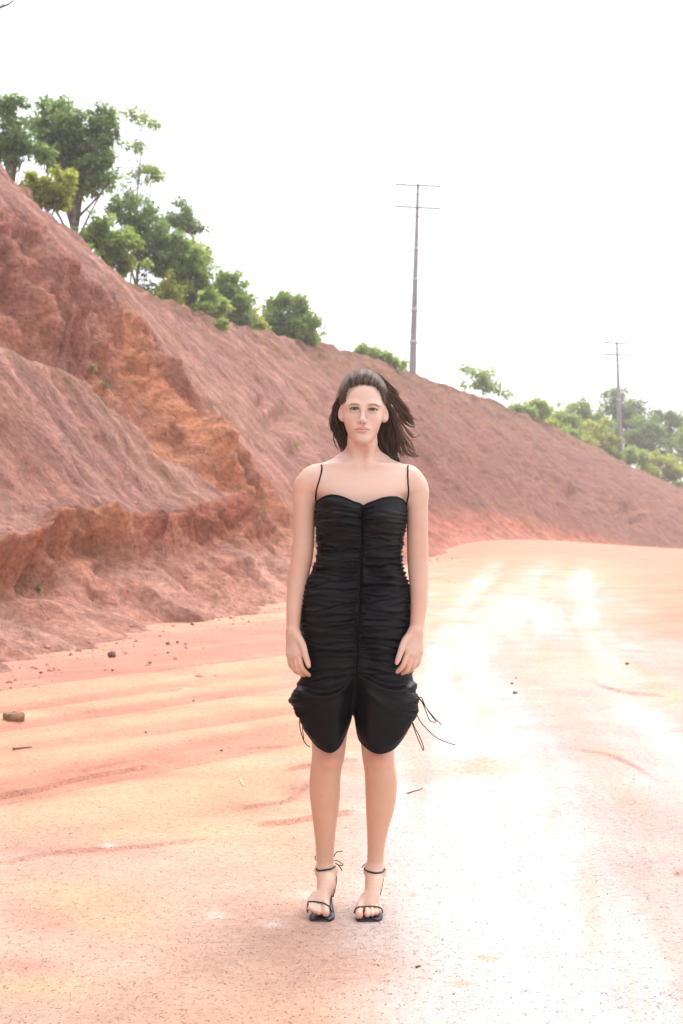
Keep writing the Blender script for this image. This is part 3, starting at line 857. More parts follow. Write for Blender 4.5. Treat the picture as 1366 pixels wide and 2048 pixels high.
    # ---- feet, heels raised, standing on the balls
    feet = [dict(ank=(652, 1742), mid=(651, 1775), ball=(641, 1808), heel=(657, 1758), out=-1,
                 toes=[(651.5, 1826, -.152, .0118), (638, 1825, -.150, .0086), (630.5, 1822.5, -.144, .0080), (624, 1819.5, -.136, .0074), (618.5, 1816, -.126, .0072)]),
            dict(ank=(750, 1742), mid=(747, 1775), ball=(740, 1810), heel=(750, 1758), out=1,
                 toes=[(718.5, 1830, -.152, .0120), (734.5, 1829.5, -.150, .0086), (744, 1828, -.145, .0080), (752.5, 1826, -.137, .0074), (759.5, 1822.5, -.126, .0072)])]
    for f in feet:
        B.chain(px_chain([(*f['ank'], .024, .0285), (f['mid'][0], f['mid'][1] - 6, -.028, .0275), (f['mid'][0] + (f['ball'][0] - f['mid'][0]) * .5, 1792, -.066, .0215), (f['ball'][0], f['ball'][1] + 3, -.098, .0160)]), .015)
        B.chain(px_chain([(*f['ank'], .026, .026), (*f['heel'], .050, .0255), (f['heel'][0], f['heel'][1] + 14, .042, .022)]), .02)     # heel
        B.chain(px_chain([(f['heel'][0], f['heel'][1] + 12, .030, .018), (f['mid'][0], f['mid'][1] + 18, -.030, .016), (f['ball'][0], f['ball'][1] + 6, -.090, .013)]), .012)
        for sx in (-1, 1):                                       # ankle bones
            B.ellipsoid(P3(f['ank'][0] + sx * 15.5, f['ank'][1] - 2, .024), (.009, .011, .011), .012)
        for i, t in enumerate(f['toes']):                        # five toes fan out from the ball
            rx = f['ball'][0] + (t[0] - f['ball'][0]) * 0.88
            root = (rx, t[1] - 19 + i * .6, -.094 + .004 * i, t[3] * 1.12)
            B.chain(px_chain([(f['ball'][0] + (rx - f['ball'][0]) * 0.55, 1795, -.066, .0135), root]), .014)
            B.chain(px_chain([root, (t[0], t[1] - 8, t[2] + .022, t[3] * 0.95), (t[0], t[1] - .6, t[2] + .004, t[3]), (t[0], t[1], t[2], t[3] * .94)]), .0022, 13)
    # ---- head
    B.ellipsoid(P3(HCX + .5, 797, .010), (.0705, .091, .0815), .01)
    rows = []
    for py, hw, fr, bk in [(762, 32, -.048, .05), (776, 38.5, -.070, .05), (790, 41, -.081, .05), (806, 41.4, -.0865, .045), (820, 41, -.0835, .04), (835, 38.6, -.0815, .035), (848, 33.0, -.0825, .030),
                           (859, 28.0, -.0845, .024), (869, 22.4, -.0835, .016), (877, 17.2, -.0835, .004), (883, 12.5, -.0800, -.012), (886.5, 9.5, -.0735, -.030)]:
        rows.append((z_of(py, -.05), x_of(HCX - (py - 800) * .012, -.05), hw / (FPX / (PD - .05)) , PD + (fr + bk) / 2, (bk - fr) / 2))
    B.loft(rows, 0.024, 2.25)
    for sx in (-1, 1):
        B.ellipsoid(P3(HCX - .5 + sx * 20, 840, -.060), (.020, .020, .020), .028)            # cheeks
        B.chain(px_chain([(HCX - .5 + sx * 8, 811.0, -.0845, .0050), (HCX + sx * 17, 808.0, -.0845, .0052), (HCX + sx * 30, 811, -.071, .0055)]), .018)   # brow ridge
        B.chain(px_chain([(HCX - .5 + sx * 25, 844, .0, .0145), (HCX - 1 + sx * 19, 861, -.028, .011), (HCX - 1.5 + sx * 9.5, 875, -.064, .010)]), .022)          # jaw line
    B.ellipsoid(P3(HCX - 1.5, 878.5, -.0825), (.015, .010, .0105), .018)                  # chin
    for ex, ey in EYES:
        B.ellipsoid(P3(ex, ey + .5, -.1045), (.0190, .0145, .0100), .016, cut=True)           # sockets
    # nose
    B.chain(px_chain([(HCX, 813, -.0858, .0066), (HCX - .3, 824, -.0925, .0068), (HCX - .8, 834, -.1015, .0072), (HCX - 1, 840.5, -.1070, .0088)]), .011)
    B.ellipsoid(P3(HCX - 1, 841, -.1068), (.0082, .0082, .0074), .006)
    for sx in (-1, 1):
        B.ellipsoid(P3(HCX - 1 + sx * 6.8, 842.2, -.0960), (.0062, .0085, .0062), .006)
        B.ellipsoid(P3(HCX - 1 + sx * 3.7, 847.0, -.1010), (.0027, .0050, .0024), .002, cut=True)
    # muzzle and lips
    B.ellipsoid(P3(HCX - 1.5, 857, -.0765), (.026, .018, .016), .020)
    B.chain(px_chain([(710.5, 858.4, -.0870, .0014), (715.5, 856.8, -.0930, .0034), (720.8, 854.9, -.0968, .0044), (724.5, 855.6, -.0975, .0042), (728.2, 854.9, -.0968, .0044), (733.5, 856.8, -.0930, .0034), (738.5, 858.6, -.0870, .0014)]), .0045)
    B.chain(px_chain([(711, 859.6, -.0870, .0014), (717, 861.8, -.0928, .0042), (724.5, 863.0, -.0962, .0056), (732, 861.9, -.0928, .0042), (738, 859.8, -.0870, .0014)]), .0040)
    B.ellipsoid(P3(724.5, 868.2, -.0990), (.012, .0060, .0032), .006, cut=True)
    B.ellipsoid(P3(724.5, 850.3, -.1015), (.0022, .0040, .0045), .004, cut=True)
    # eyelids over the eyeballs, opened by an almond slit
    for ex, ey in EYES:
        c = P3(ex, ey, -.0742)
        B.ellipsoid(c, (.0142, .0138, .0128), .006)
        sl, (x, y, z) = B.sub(c - .03, c + .03)
        X = (x - c[0]); hh = .0041 * (1 - (X / .0142) ** 2)
        Zc = z - (c[2] - .0006 + .0016 * (1 - (X / .0142) ** 2))
        d = np.maximum(np.abs(Zc) - hh, (y - (PD - .066))) + 0 * x
        B.cut(sl, d.astype(np.float32), .0012)
    # ears
    for ex, ey, sx in ((682.6, 828.5, -1), (770.8, 831.0, 1)):
        B.ellipsoid(P3(ex, ey - 2, .004), (.0100, .016, .0215), .012, rot=sx * 0.16)
        B.ellipsoid(P3(ex - sx * 2.2, ey + 9, -.004), (.0072, .010, .0085), .006)
        B.ellipsoid(P3(ex + sx * 1.2, ey - 3, -.0155), (.0058, .0075, .0135), .003, cut=True, rot=sx * 0.16)
        B.ellipsoid(P3(ex - sx * 3.4, ey + 3, -.009), (.0035, .005, .0055), .003)
    V, F = B.mesh()
    V = smooth_verts(V, F, 2, 0.45)
    # ---- skin colouring
    px, py = project(V); dy = V[:, 1] - PD
    C = np.broadcast_to(np.array([0.61, 0.405, 0.315]), V.shape).copy()
    nz = fbm(V[:, 0] * 40, V[:, 1] * 40, V[:, 2] * 40, 3, 4)
    blotch = fbm(V[:, 0] * 14, V[:, 1] * 14, V[:, 2] * 14, 3, 14)
    C = C * (0.93 + 0.14 * nz)[:, None]
    C = mix(C, np.array([0.60, 0.335, 0.240]), 0.8 * sstep(0.50, 0.68, blotch))
    def blot(x, y, rx, ry, c, k, front=True):
        nonlocal C
        g = np.exp(-((px - x) / rx) ** 2 - ((py - y) / ry) ** 2) * ((dy < 0.0) if front else 1)
        C = mix(C, np.array(c), np.clip(k * g, 0, 1))
    C = mix(C, np.array([0.655, 0.455, 0.365]), 0.9 * sstep(905, 868, py))
    chest = sstep(890, 930, py) * sstep(1120, 1060, py) * sstep(595, 650, px) * sstep(850, 800, px)
    C = mix(C, np.array([0.655, 0.445, 0.355]), 0.8 * chest)
    for sx in (-1, 1):
        blot(HCX + sx * 24, 838, 12, 10, (.62, .30, .22), .45)
    blot(725, 842, 7, 6, (.60, .30, .22), .4)
    for x, y in ((657, 1516), (757, 1518)):
        blot(x, y, 24, 18, (.50, .20, .14), .9)
        blot(x, y + 26, 18, 8, (.66, .44, .34), .4)
    legs = sstep(1500, 1540, py) * sstep(1760, 1700, py)
    C = mix(C, np.array([0.570, 0.310, 0.205]), 0.8 * legs)
    feet_ = sstep(1735, 1760, py)
    C = mix(C, np.array([0.60, 0.38, 0.27]), 0.6 * feet_)
    toe = sstep(1822, 1829, py + np.where(px < 690, 2.5, 0)) * (dy < -.13)
    C = mix(C, np.array([0.62, 0.30, 0.23]), 0.5 * toe)
    for x, y in ((600, 1128), (836, 1128)):
        blot(x, y, 16, 24, (.56, .33, .245), .6)
    for x, y in ((612, 962), (832, 964)):
        blot(x, y, 22, 20, (.66, .41, .31), .6)
    blot(724, 915, 34, 16, (.60, .36, .26), .4)
    rm = np.random.default_rng(8)
    for _ in range(46):                                          # moles and small marks
        zone = [(600, 645, 1000, 1250), (815, 855, 1000, 1250), (622, 680, 1540, 1720), (730, 790, 1540, 1720), (650, 800, 930, 990)][rm.integers(5)]
        blot(rm.uniform(*zone[:2]), rm.uniform(*zone[2:]), 1.3, 1.3, (.36, .19, .13), rm.uniform(.2, .6) * (.5 if zone[3] == 990 else 1))
    # knuckles
    for x, y in ((598, 1310), (591, 1314), (584, 1314), (578, 1310), (815, 1307), (824, 1311), (833, 1310), (840, 1305)):
        blot(x, y, 4, 4, (.56, .27, .19), .45)
    # nails
    for x, y in ((615.5, 1329), (795, 1323)):
        blot(x, y, 3.2, 4.2, (.72, .46, .42), .9)
    arms = np.maximum(sstep(640, 625, px), sstep(808, 822, px)) * sstep(985, 1040, py) * sstep(1300, 1240, py)
    C = mix(C, np.array([0.590, 0.360, 0.260]), 0.6 * arms)
    eh = np.sqrt(((px - 727.5) / 41.5) ** 2 + ((py - 826) / 54.5) ** 2)
    C = mix(C, np.array([0.22, 0.13, 0.095]), 0.7 * sstep(0.90, 1.06, eh + 0.10 * (nz - .5)) * (py < 806) * (dy < .01))
    # lips, brows, under-eye tint; shade painted into mouth seam, lid crease and nostrils
    lipup = np.interp(px, [709, 715, 720.5, 724.5, 728.5, 734, 740], [858.5, 855.2, 852.6, 853.8, 852.6, 855.2, 858.7])
    liplo = np.interp(px, [709, 717, 724.5, 732, 740], [859.5, 864.6, 866.6, 864.6, 859.7])
    lip = sstep(-1.0, 1.0, py - lipup) * sstep(1.2, -1.0, py - liplo) * (px > 709) * (px < 740) * (dy < -.07)
    C = mix(C, np.array([0.56, 0.250, 0.215]), 0.75 * lip)
    seam = np.exp(-((py - np.interp(px, [709, 717, 724.5, 732, 740], [859, 858.6, 859.3, 858.7, 859.2])) / 0.95) ** 2) * (px > 708.5) * (px < 740.5) * (dy < -.07)
    C = mix(C, np.array([0.20, 0.065, 0.05]), 0.75 * seam)
    for sgn, (x0, x1), pts in ((-1, (697, 718.5), [(697, 811.6), (703, 808.4), (710, 808.0), (718.5, 810.2)]), (1, (735.5, 758), [(735.5, 810.6), (744, 808.8), (751, 809.6), (758, 813.2)])):
        q = np.array(pts)
        yy = np.interp(px, q[:, 0], q[:, 1])
        taper = np.interp(px, [x0, x0 + 5, x1 - 5, x1], [0.7, 1.5, 1.9, 1.2])
        b = np.exp(-((py - yy) / taper) ** 2) * (px > x0 - 1) * (px < x1 + 1) * (dy < -.05)
        C = mix(C, np.array([0.085, 0.045, 0.030]), np.clip(0.95 * b, 0, 1) * (0.72 + 0.35 * nz))
    for ex, ey in EYES:
        g = np.exp(-((px - ex) / 11) ** 2 - ((py - ey - 4) / 5) ** 2) * (dy < -.05)
        C = mix(C, np.array([.50, .25, .20]), .35 * g)
        crease = np.exp(-((py - (ey - 5.2 + 0.022 * (px - ex) ** 2)) / 1.0) ** 2) * (np.abs(px - ex) < 11) * (dy < -.05)
        C = mix(C, np.array([.30, .14, .10]), .6 * crease)
    for sx in (-1, 1):
        blot(HCX - 1 + sx * 3.7, 846.4, 1.9, 1.3, (.14, .05, .04), .85)
    o = make_mesh("body", V - PO, F, mat_skin(), person, True, C)
    return o

def mat_skin():
    m, nt, b, out = new_mat("skin")
    a = nd(nt, "ShaderNodeAttribute", attribute_name="Col")
    nt.links.new(a.outputs["Color"], b.inputs["Base Color"])
    b.inputs["Roughness"].default_value = 0.48
    b.inputs["Specular IOR Level"].default_value = 0.42
    b.inputs["Subsurface Weight"].default_value = 0.18
    b.inputs["Subsurface Radius"].default_value = (1.0, 0.35, 0.18)
    b.inputs["Subsurface Scale"].default_value = 0.008
    tc = nd(nt, "ShaderNodeTexCoord")
    n = nd(nt, "ShaderNodeTexNoise", Scale=420.0, Detail=3.0)
    nt.links.new(tc.outputs["Object"], n.inputs["Vector"])
    bp = nd(nt, "ShaderNodeBump", Strength=0.12, Distance=0.001)
    nt.links.new(n.outputs[0], bp.inputs["Height"]); nt.links.new(bp.outputs[0], b.inputs["Normal"])
    return m

build_body()

# ---- eyes
def build_eyes():
    m, nt, b, out = new_mat("eyeball")
    tc = nd(nt, "ShaderNodeTexCoord")
    sep = nd(nt, "ShaderNodeSeparateXYZ"); nt.links.new(tc.outputs["Object"], sep.inputs[0])
    rr = math_node(nt, 'SQRT', math_node(nt, 'ADD', math_node(nt, 'POWER', sep.outputs[0], 2.0), math_node(nt, 'POWER', sep.outputs[2], 2.0)))
    f = math_node(nt, 'DIVIDE', rr, 0.012)
    c = ramp(nt, f, [(0.0, (0.004, 0.004, 0.004)), (0.19, (0.006, 0.006, 0.006)), (0.23, (0.10, 0.13, 0.14)), (0.42, (0.13, 0.16, 0.17)), (0.49, (0.03, 0.03, 0.035)), (0.55, (0.56, 0.50, 0.47)), (1.0, (0.55, 0.46, 0.43))])
    nt.links.new(c, b.inputs["Base Color"])
    b.inputs["Roughness"].default_value = 0.12
    lash = simple_mat("lash_hair", (0.03, 0.018, 0.014), 0.6)
    for ex, ey in EYES:
        c0 = P3(ex, ey, -.0742)
        th = np.linspace(0, np.pi, 17); ph = np.linspace(0, 2 * np.pi, 24, endpoint=False)
        T, Ph = np.meshgrid(th, ph, indexing='ij')
        V = np.stack([np.sin(T) * np.cos(Ph), -np.cos(T), np.sin(T) * np.sin(Ph)], -1).reshape(-1, 3) * 0.0121
        o = make_mesh("eye", V, grid_faces(17, 24, True), m, person)
        o.location = c0 - PO
        # lashes along the upper lid, rooted on the slit's rim
        s = Soup()
        for t in np.linspace(-1, 1, 30):
            X = t * .0135
            zz = c0[2] - .0006 + .0016 * (1 - t * t) + .0041 * (1 - (X / .0142) ** 2) + .0003
            yy = c0[1] - math.sqrt(max(1e-6, .0138 ** 2 - min(X, .0136) ** 2 * .93 - (zz - c0[2]) ** 2))
            p0 = np.array([c0[0] + X, yy + .0006, zz]); p1 = p0 + np.array([X * .12, -.0032, -.0004]); p2 = p1 + np.array([X * .18, -.0028, .0014])
            s.tube(np.array([p0, p1, p2]) - PO, [.00075, .0006, .0002], 4)
        s.build("eyelashes", lash, person)
build_eyes()
# ---- the dress: a ruched sheath with gathered bubble hem
def px_tab(tab, py, i):
    t = np.array(tab, dtype=float)
    S = catmull(t, 12 * len(t)); o = np.argsort(S[:, 0])
    return np.interp(py, S[o, 0], S[o, i])

DRESS_W = [  # py, left edge px, right edge px, front dy, back dy
    (985, 634, 812, -.100, .100), (1005, 632.5, 814, -.107, .104), (1030, 631, 813.5, -.112, .106), (1055, 632, 811, -.110, .104), (1080, 634, 806, -.100, .100), (1105, 634.5, 803, -.093, .096), (1130, 630, 804.5, -.092, .096),
    (1150, 620, 811, -.096, .100), (1170, 611, 818, -.101, .108), (1200, 603, 822, -.106, .120), (1240, 600, 823, -.107, .128), (1290, 601.5, 825, -.105, .126), (1330, 604, 826, -.103, .118),
    (1352, 603, 825, -.103, .112), (1372, 597, 826, -.106, .110), (1392, 589, 831, -.110, .108), (1412, 588, 834, -.110, .106), (1440, 590, 834, -.106, .104), (1475, 594, 828, -.100, .10), (1515, 600, 822, -.094, .10)]
HEM_F = [(560, 1405), (585, 1410), (590, 1420), (600, 1444), (612, 1470), (630, 1494), (655, 1505.5), (676, 1496), (690, 1472), (700, 1446), (705.5, 1428), (709, 1448), (714, 1470), (722, 1486), (745, 1503), (768, 1507.5), (795, 1497), (815, 1470), (830, 1434), (836, 1405), (860, 1400)]
TOP_F = [(600, 1012), (631, 1006), (640, 998), (650, 992.5), (662, 990), (676, 991.5), (690, 996), (706, 1003.5), (718, 1007), (726.5, 1012), (735, 1007), (748, 1002), (764, 996), (780, 993.5), (793, 994), (804, 999), (812, 1008), (840, 1016)]
SWAG_L = [(560, 1350), (588, 1358), (610, 1378), (640, 1387.5), (668, 1384), (692, 1370), (711, 1347)]
SWAG_R = [(711, 1347), (735, 1357), (765, 1371), (795, 1375), (818, 1368), (850, 1352)]

def seam_px(py):
    return np.interp(py, [1000, 1060, 1120, 1200, 1300, 1350, 1430], [726.5, 724.5, 722, 720.5, 717, 711.5, 706])

def build_dress():
    NT, NV = 860, 760
    th = np.linspace(0, 2 * np.pi, NT, endpoint=False)          # 0 = image right, pi/2 = back, pi = image left, 3pi/2 = front
    # more columns at the front
    th = th + 0.35 * np.cos(th) * 0 
    v = np.linspace(0, 1, NV)
    c = np.cos(th); s = np.sin(th); ex = 2 / 2.35
    cxs = np.sign(c) * np.abs(c) ** ex; sys_ = np.sign(s) * np.abs(s) ** ex
    front = s < 0
    # edges in picture columns for each angle
    mid_l, mid_r = 632.0, 813.0
    top_px = (mid_l + mid_r) / 2 + cxs * (mid_r - mid_l) / 2
    tf = np.array(TOP_F); hf = catmull(np.array(HEM_F), 260); hf = hf[np.argsort(hf[:, 0])]
    top = np.where(front, np.interp(top_px, tf[:, 0], tf[:, 1]), 1012 + 26 * np.abs(s))
    hpx = np.where(cxs < 0, 711 + cxs * (711 - 588), 711 + cxs * (835 - 711))
    hem = np.interp(hpx, hf[:, 0], hf[:, 1])
    back_hem = 1424 + 6 * np.sin(th * 6) + 34 * np.exp(-((hpx - 716) / 9) ** 2)
    hem = np.where(front, hem, np.where(np.abs(c) > 0.93, hem + (back_hem - hem) * sstep(0.0, 0.37, s), back_hem))
    py = top[None, :] + (hem - top)[None, :] * v[:, None]
    L = px_tab(DRESS_W, py, 1); Rr = px_tab(DRESS_W, py, 2); fr = px_tab(DRESS_W, py, 3); bk = px_tab(DRESS_W, py, 4)
    C2 = np.broadcast_to(cxs[None, :], py.shape); S2 = np.broadcast_to(sys_[None, :], py.shape)
    px = (L + Rr) / 2 + C2 * (Rr - L) / 2
    dy = np.where(S2 < 0, -S2 * fr, S2 * bk)
    isf = S2 < 0
    fz = np.clip(-S2, 0, 1)
    # bust
    for bx in (684, 768):
        dy = dy - 0.026 * fz * np.exp(-((px - bx) / 30) ** 2 - ((py - 1030) / np.where(py < 1030, 40, 28)) ** 2)
    dy = dy + 0.010 * fz * np.exp(-((px - 725) / 12) ** 2) * sstep(1090, 1030, py)
    # thighs show through lower down; the middle is drawn in below the gathers
    low = sstep(1330, 1420, py)
    dy = dy + fz * 0.055 * low * np.exp(-((px - seam_px(py)) / (15 + 6 * low)) ** 2)
    # ---- gathers
    rng = np.random.default_rng(5)
    ph_px = px; D = np.zeros_like(px)
    q = np.abs(px - seam_px(py))                                  # distance from the middle seam, pixels
    seam_zone = isf
    def fold(side, y0, slope, curv, length, w0, w1, amp, fromside=False):
        """one pleat running out from a seam; side -1 left, +1 right of the middle"""
        nonlocal D
        half = np.where(px < seam_px(py), seam_px(py) - L, Rr - seam_px(py))
        t = q if not fromside else np.maximum(half - q, 0)
        m = seam_zone & (np.sign(px - seam_px(py)) == side) & (t < length * 1.25) & (np.abs(py - y0 - slope * t) < 40)
        if not m.any(): return
        tt = t[m]
        yc = y0 + slope * tt + curv * tt * tt
        w = w0 + (w1 - w0) * np.clip(tt / length, 0, 1)
        a = amp * sstep(length, length * 0.35, tt) * (sstep(0, 3.5, tt) if not fromside else 1.0)
        z = (py[m] - yc) / w
        D[m] += a * (np.exp(-z * z) - 0.55 * np.exp(-((z - 1.35) / 0.75) ** 2))
    for side in (-1, 1):
        y = 1016.0
        while y < 1352:
            top_part = y < 1075
            slope = (-0.42 * max(0, (1085 - y) / 80) if y < 1085 else 0) * 1.0 + rng.normal(0, 0.065) + (0.10 * sstep(1250, 1350, y) if y > 1250 else 0) + (0.05 if y > 1100 else 0)
            ln = rng.choice([16, 26, 40, 62, 90, 105], p=[.22, .24, .18, .14, .12, .10]) * rng.uniform(.85, 1.2)
            fold(side, y, slope, rng.normal(0, 0.0005) + (0.0022 if top_part else 0), ln, rng.uniform(1.5, 2.4), 2.2 + ln * 0.035 * rng.uniform(.6, 1.9), rng.uniform(.0016, .0056))
            y += rng.uniform(2.6, 5.2)
        y = 1022.0
        while y < 1348:
            ln = rng.choice([14, 26, 44, 70, 95], p=[.25, .25, .2, .18, .12]) * rng.uniform(.85, 1.2)
            fold(side, y, rng.normal(0.03, 0.13), rng.normal(0, 0.0012), ln, rng.uniform(2.0, 3.2), 2.6 + ln * 0.04 * rng.uniform(.8, 1.5), rng.uniform(.0024, .0046), True)
            y += rng.uniform(4.5, 9.5)
        for _ in range(26):                                       # long pulls right across the panel
            y = rng.uniform(1085, 1345)
            fold(side, y, rng.normal(0.02, 0.09), rng.normal(0, 0.0006), 120, rng.uniform(2.2, 3.0), rng.uniform(3.5, 6.5), rng.uniform(.0016, .0036))
    D *= 1.25
    D *= sstep(0, 9, py - np.broadcast_to(top[None, :], py.shape))
    # the stitched seam itself lies in a groove with small puckers
    D += np.where(isf, (-0.0045 * np.exp(-(q / 3.2) ** 2) + 0.0016 * np.exp(-(q / 5.0) ** 2) * np.sin(py * 1.9)) * sstep(1012, 1022, py) * sstep(1356, 1340, py), 0)
    # side-seam scallops seen in outline
    side_zone = sstep(0.90, 0.995, np.abs(C2))
    D += side_zone * 0.0075 * (fbm(py * 0.16, 3 * C2, 0, 3, 51) - 0.5) * sstep(1040, 1070, py) * sstep(1350, 1330, py)
    # back: simple pleats
    D += np.where(isf, 0, 0.0025 * np.sin(py * 0.75 + 3 * np.cos(th * 3)[None, :]) * sstep(1030, 1060, py) * sstep(1350, 1330, py))
    # ---- the bubble hem: cloth swags over and hangs as two lobes
    sl = np.array(SWAG_L); sr = np.array(SWAG_R)
    SL = catmull(sl, 80); SR = catmull(sr, 80)
    yl = np.interp(px, SL[:, 0], SL[:, 1]); yr = np.interp(px, SR[:, 0], SR[:, 1])
    ysw = np.where(px < 711, yl, yr)
    ds = py - ysw
    lobe = sstep(0, 30, q)
    D += fz * lobe * (0.016 * sstep(-3.0, 5.0, ds) - 0.006 * np.exp(-((ds + 6) / 6) ** 2) + 0.005 * np.exp(-((ds - 6) / 6) ** 2))
    D += (1 - fz) * 0.010 * sstep(1350, 1372, py)
    # soft folds fanning out inside the lobes
    below = sstep(4, 30, ds) * fz
    for (x0, y0, x1, y1, w, a) in [(705, 1375, 668, 1440, 7, .006), (709, 1372, 690, 1450, 5, -.004), (640, 1395, 615, 1470, 9, .005), (630, 1400, 604, 1440, 6, -.004), (672, 1395, 640, 1480, 10, .004),
                                   (716, 1368, 775, 1420, 6, .006), (714, 1376, 750, 1450, 7, -.004), (722, 1362, 810, 1402, 5, .005), (775, 1425, 820, 1395, 7, .005), (800, 1440, 832, 1405, 5, -.005), (790, 1470, 826, 1420, 6, .005), (600, 1385, 592, 1425, 5, .004)]:
        dd, t = seg_dist(px, py, [(x0, y0), (x1, y1)])
        D += below * a * np.exp(-(dd / w) ** 2) * sstep(0, .25, t + .1) * sstep(1.0, 0.6, t)
    side_low = sstep(0.72, 0.97, np.abs(C2)) * sstep(1350, 1380, py)
    D += side_low * (0.022 * (fbm(py * 0.075, 2 * C2, 0, 2, 57) - 0.5) + 0.006 * (fbm(py * 0.3, 5 * C2 + S2, 0, 2, 59) - 0.5))
    # hem turns in slightly
    vv = np.broadcast_to(v[:, None], py.shape)
    D -= 0.010 * sstep(0.965, 1.0, vv)
    D += 0.0007 * (fbm(px * 0.12, py * 0.5, 0, 3, 9) - 0.5)
    dep = PD + dy
    V = np.stack([(px - CX) / FPX * dep, dep, CAM_H + (CY - py) / FPX * dep], -1)
    # outward normal of the smooth sheath (in plan)
    nxy = np.stack([C2 / np.maximum((Rr - L) / 2 / PXM, .05), S2 / np.where(S2 < 0, np.abs(fr), bk), 0 * C2], -1)
    nxy /= np.linalg.norm(nxy, axis=-1, keepdims=True) + 1e-9
    V = V + nxy * D[..., None]
    o = make_mesh("dress", V.reshape(-1, 3) - PO, grid_faces(NV, NT, True)[:, ::-1], mat_dress(), person)
    md = o.modifiers.new("cloth", 'SOLIDIFY'); md.thickness = 0.0018; md.offset = -1.0
    # the bound edge of the neckline
    rim = V[0] + nxy[0] * 0.0004
    s_ = Soup()
    rp = np.vstack([rim, rim[:1]]) - PO
    Vt, Ft = tube_arrays(rp, 0.0026, 6, cap=False)
    s_.add(Vt, Ft)
    s_.build("neckline_binding", mat_dress(), o)
    return o, V

def mat_dress():
    m = bpy.data.materials.get("black_satin")
    if m: return m
    m, nt, b, out = new_mat("black_satin")
    b.inputs["Base Color"].default_value = (0.0030, 0.0030, 0.0040, 1)
    b.inputs["Roughness"].default_value = 0.42
    b.inputs["Specular IOR Level"].default_value = 0.16
    b.inputs["Sheen Weight"].default_value = 0.015
    b.inputs["Sheen Roughness"].default_value = 0.4
    b.inputs["Sheen Tint"].default_value = (0.5, 0.52, 0.6, 1)
    tc = nd(nt, "ShaderNodeTexCoord")
    n = nd(nt, "ShaderNodeTexNoise", Scale=900.0, Detail=2.0)
    nt.links.new(tc.outputs["Object"], n.inputs["Vector"])
    bp = nd(nt, "ShaderNodeBump", Strength=0.15, Distance=0.0006)
    nt.links.new(n.outputs[0], bp.inputs["Height"]); nt.links.new(bp.outputs[0], b.inputs["Normal"])
    return m

dress, DV = build_dress()

def body_ray(px, py, body, back=0.0015):
    """the front surface of the body behind a photograph pixel, in world space"""
    o = Vector((0, 0, CAM_H)); d = Vector(at(px, py, 1.0)) - o; d.normalize()
    mo = Vector(PO)
    hit, loc, nrm, _ = body.ray_cast(o - mo, d)
    if not hit: return None
    return np.array(loc) + np.array(nrm) * back + PO

def build_straps_and_ties():
    body = [c for c in person.children if c.name.startswith("body")][0]
    bpy.context.view_layer.update()
    for pts in ([(643.5, 930), (644, 937), (642.5, 946), (639, 960), (634.5, 975), (631.8, 988), (631.2, 998), (632.5, 1007)], [(817, 931.5), (815.8, 939), (815.2, 950), (815.8, 966), (817, 980), (816.5, 992), (814.8, 1002), (813, 1010)]):
        path = []
        for q in catmull(pts, 26):
            h = body_ray(q[0] + (-1 if q[0] > 724 and q[1] < 940 else 0) , q[1] + 0.5, body, 0.0012)
            if h is None or h[1] > PD + .06: h = P3(q[0], q[1], 0.0)
            path.append(h)
        path = np.array(path)
        # keep the strap a smooth line lying on the shoulder
        for _ in range(3): path[1:-1, 1] = (path[:-2, 1] + path[1:-1, 1] * 2 + path[2:, 1]) / 4
        path[-1] = P3(pts[-1][0], pts[-1][1], -.030)
        path[-2] = (path[-2] + path[-1]) / 2
        # over the shoulder and down the back
        top = path[0]
        over = [top + np.array([0, .030, -.001]), top + np.array([-(top[0] - 0.06) * .15, .062, -.012]), top + np.array([-(top[0] - 0.06) * .3, .095, -.070]), P3(722 + (pts[0][0] - 722) * .6, 1034, .100)]
        full = catmull(np.vstack([path[::-1], over]), 60)
        s = Soup(); s.tube(full - PO, .0025, 6)
        s.build("shoulder_strap", mat_dress(), dress)
    tie = mat_dress()
    def cord(pts, r=0.0015, n=40, name="drawstring"):
        q = catmull([P3(*p) for p in pts], n)
        s = Soup(); s.tube(q - PO, r, 6)
        return s.build(name, tie, dress)
    cord([(832, 1394, -.02), (838, 1396, -.03), (846, 1406, -.03), (858, 1424, -.03), (868, 1438, -.03), (872, 1443, -.03), (866, 1444, -.03), (859, 1440, -.03), (853, 1426, -.028), (845, 1406, -.028), (836, 1396, -.028), (830, 1396, -.02)])
    cord([(832, 1396, -.02), (842, 1395, -.03), (846, 1402, -.032), (852, 1415, -.032), (864, 1430, -.032), (873, 1440, -.032), (883, 1449, -.030)])
    cord([(826, 1421, -.02), (833, 1428, -.03), (840, 1442, -.032), (852, 1456, -.032), (866, 1470, -.03), (880, 1479, -.026), (895, 1485, -.02), (911, 1490, -.012)])
    cord([(824, 1446, -.03), (830, 1462, -.034), (838, 1482, -.034), (846, 1500, -.034), (847, 1494, -.034), (840, 1475, -.034), (830, 1456, -.034), (825, 1444, -.03)])
    cord([(596, 1420, -.035), (600, 1430, -.04), (599, 1446, -.042), (602, 1464, -.042), (608, 1482, -.04), (614, 1490, -.038), (620, 1494, -.036)])
    cord([(600, 1428, -.04), (604, 1440, -.044), (605, 1458, -.044), (608, 1478, -.042)], .0013)
    cord([(833, 1388, -.02), (836, 1394, -.028), (833, 1400, -.026), (829, 1394, -.02)], .0024, 16)
build_straps_and_ties()
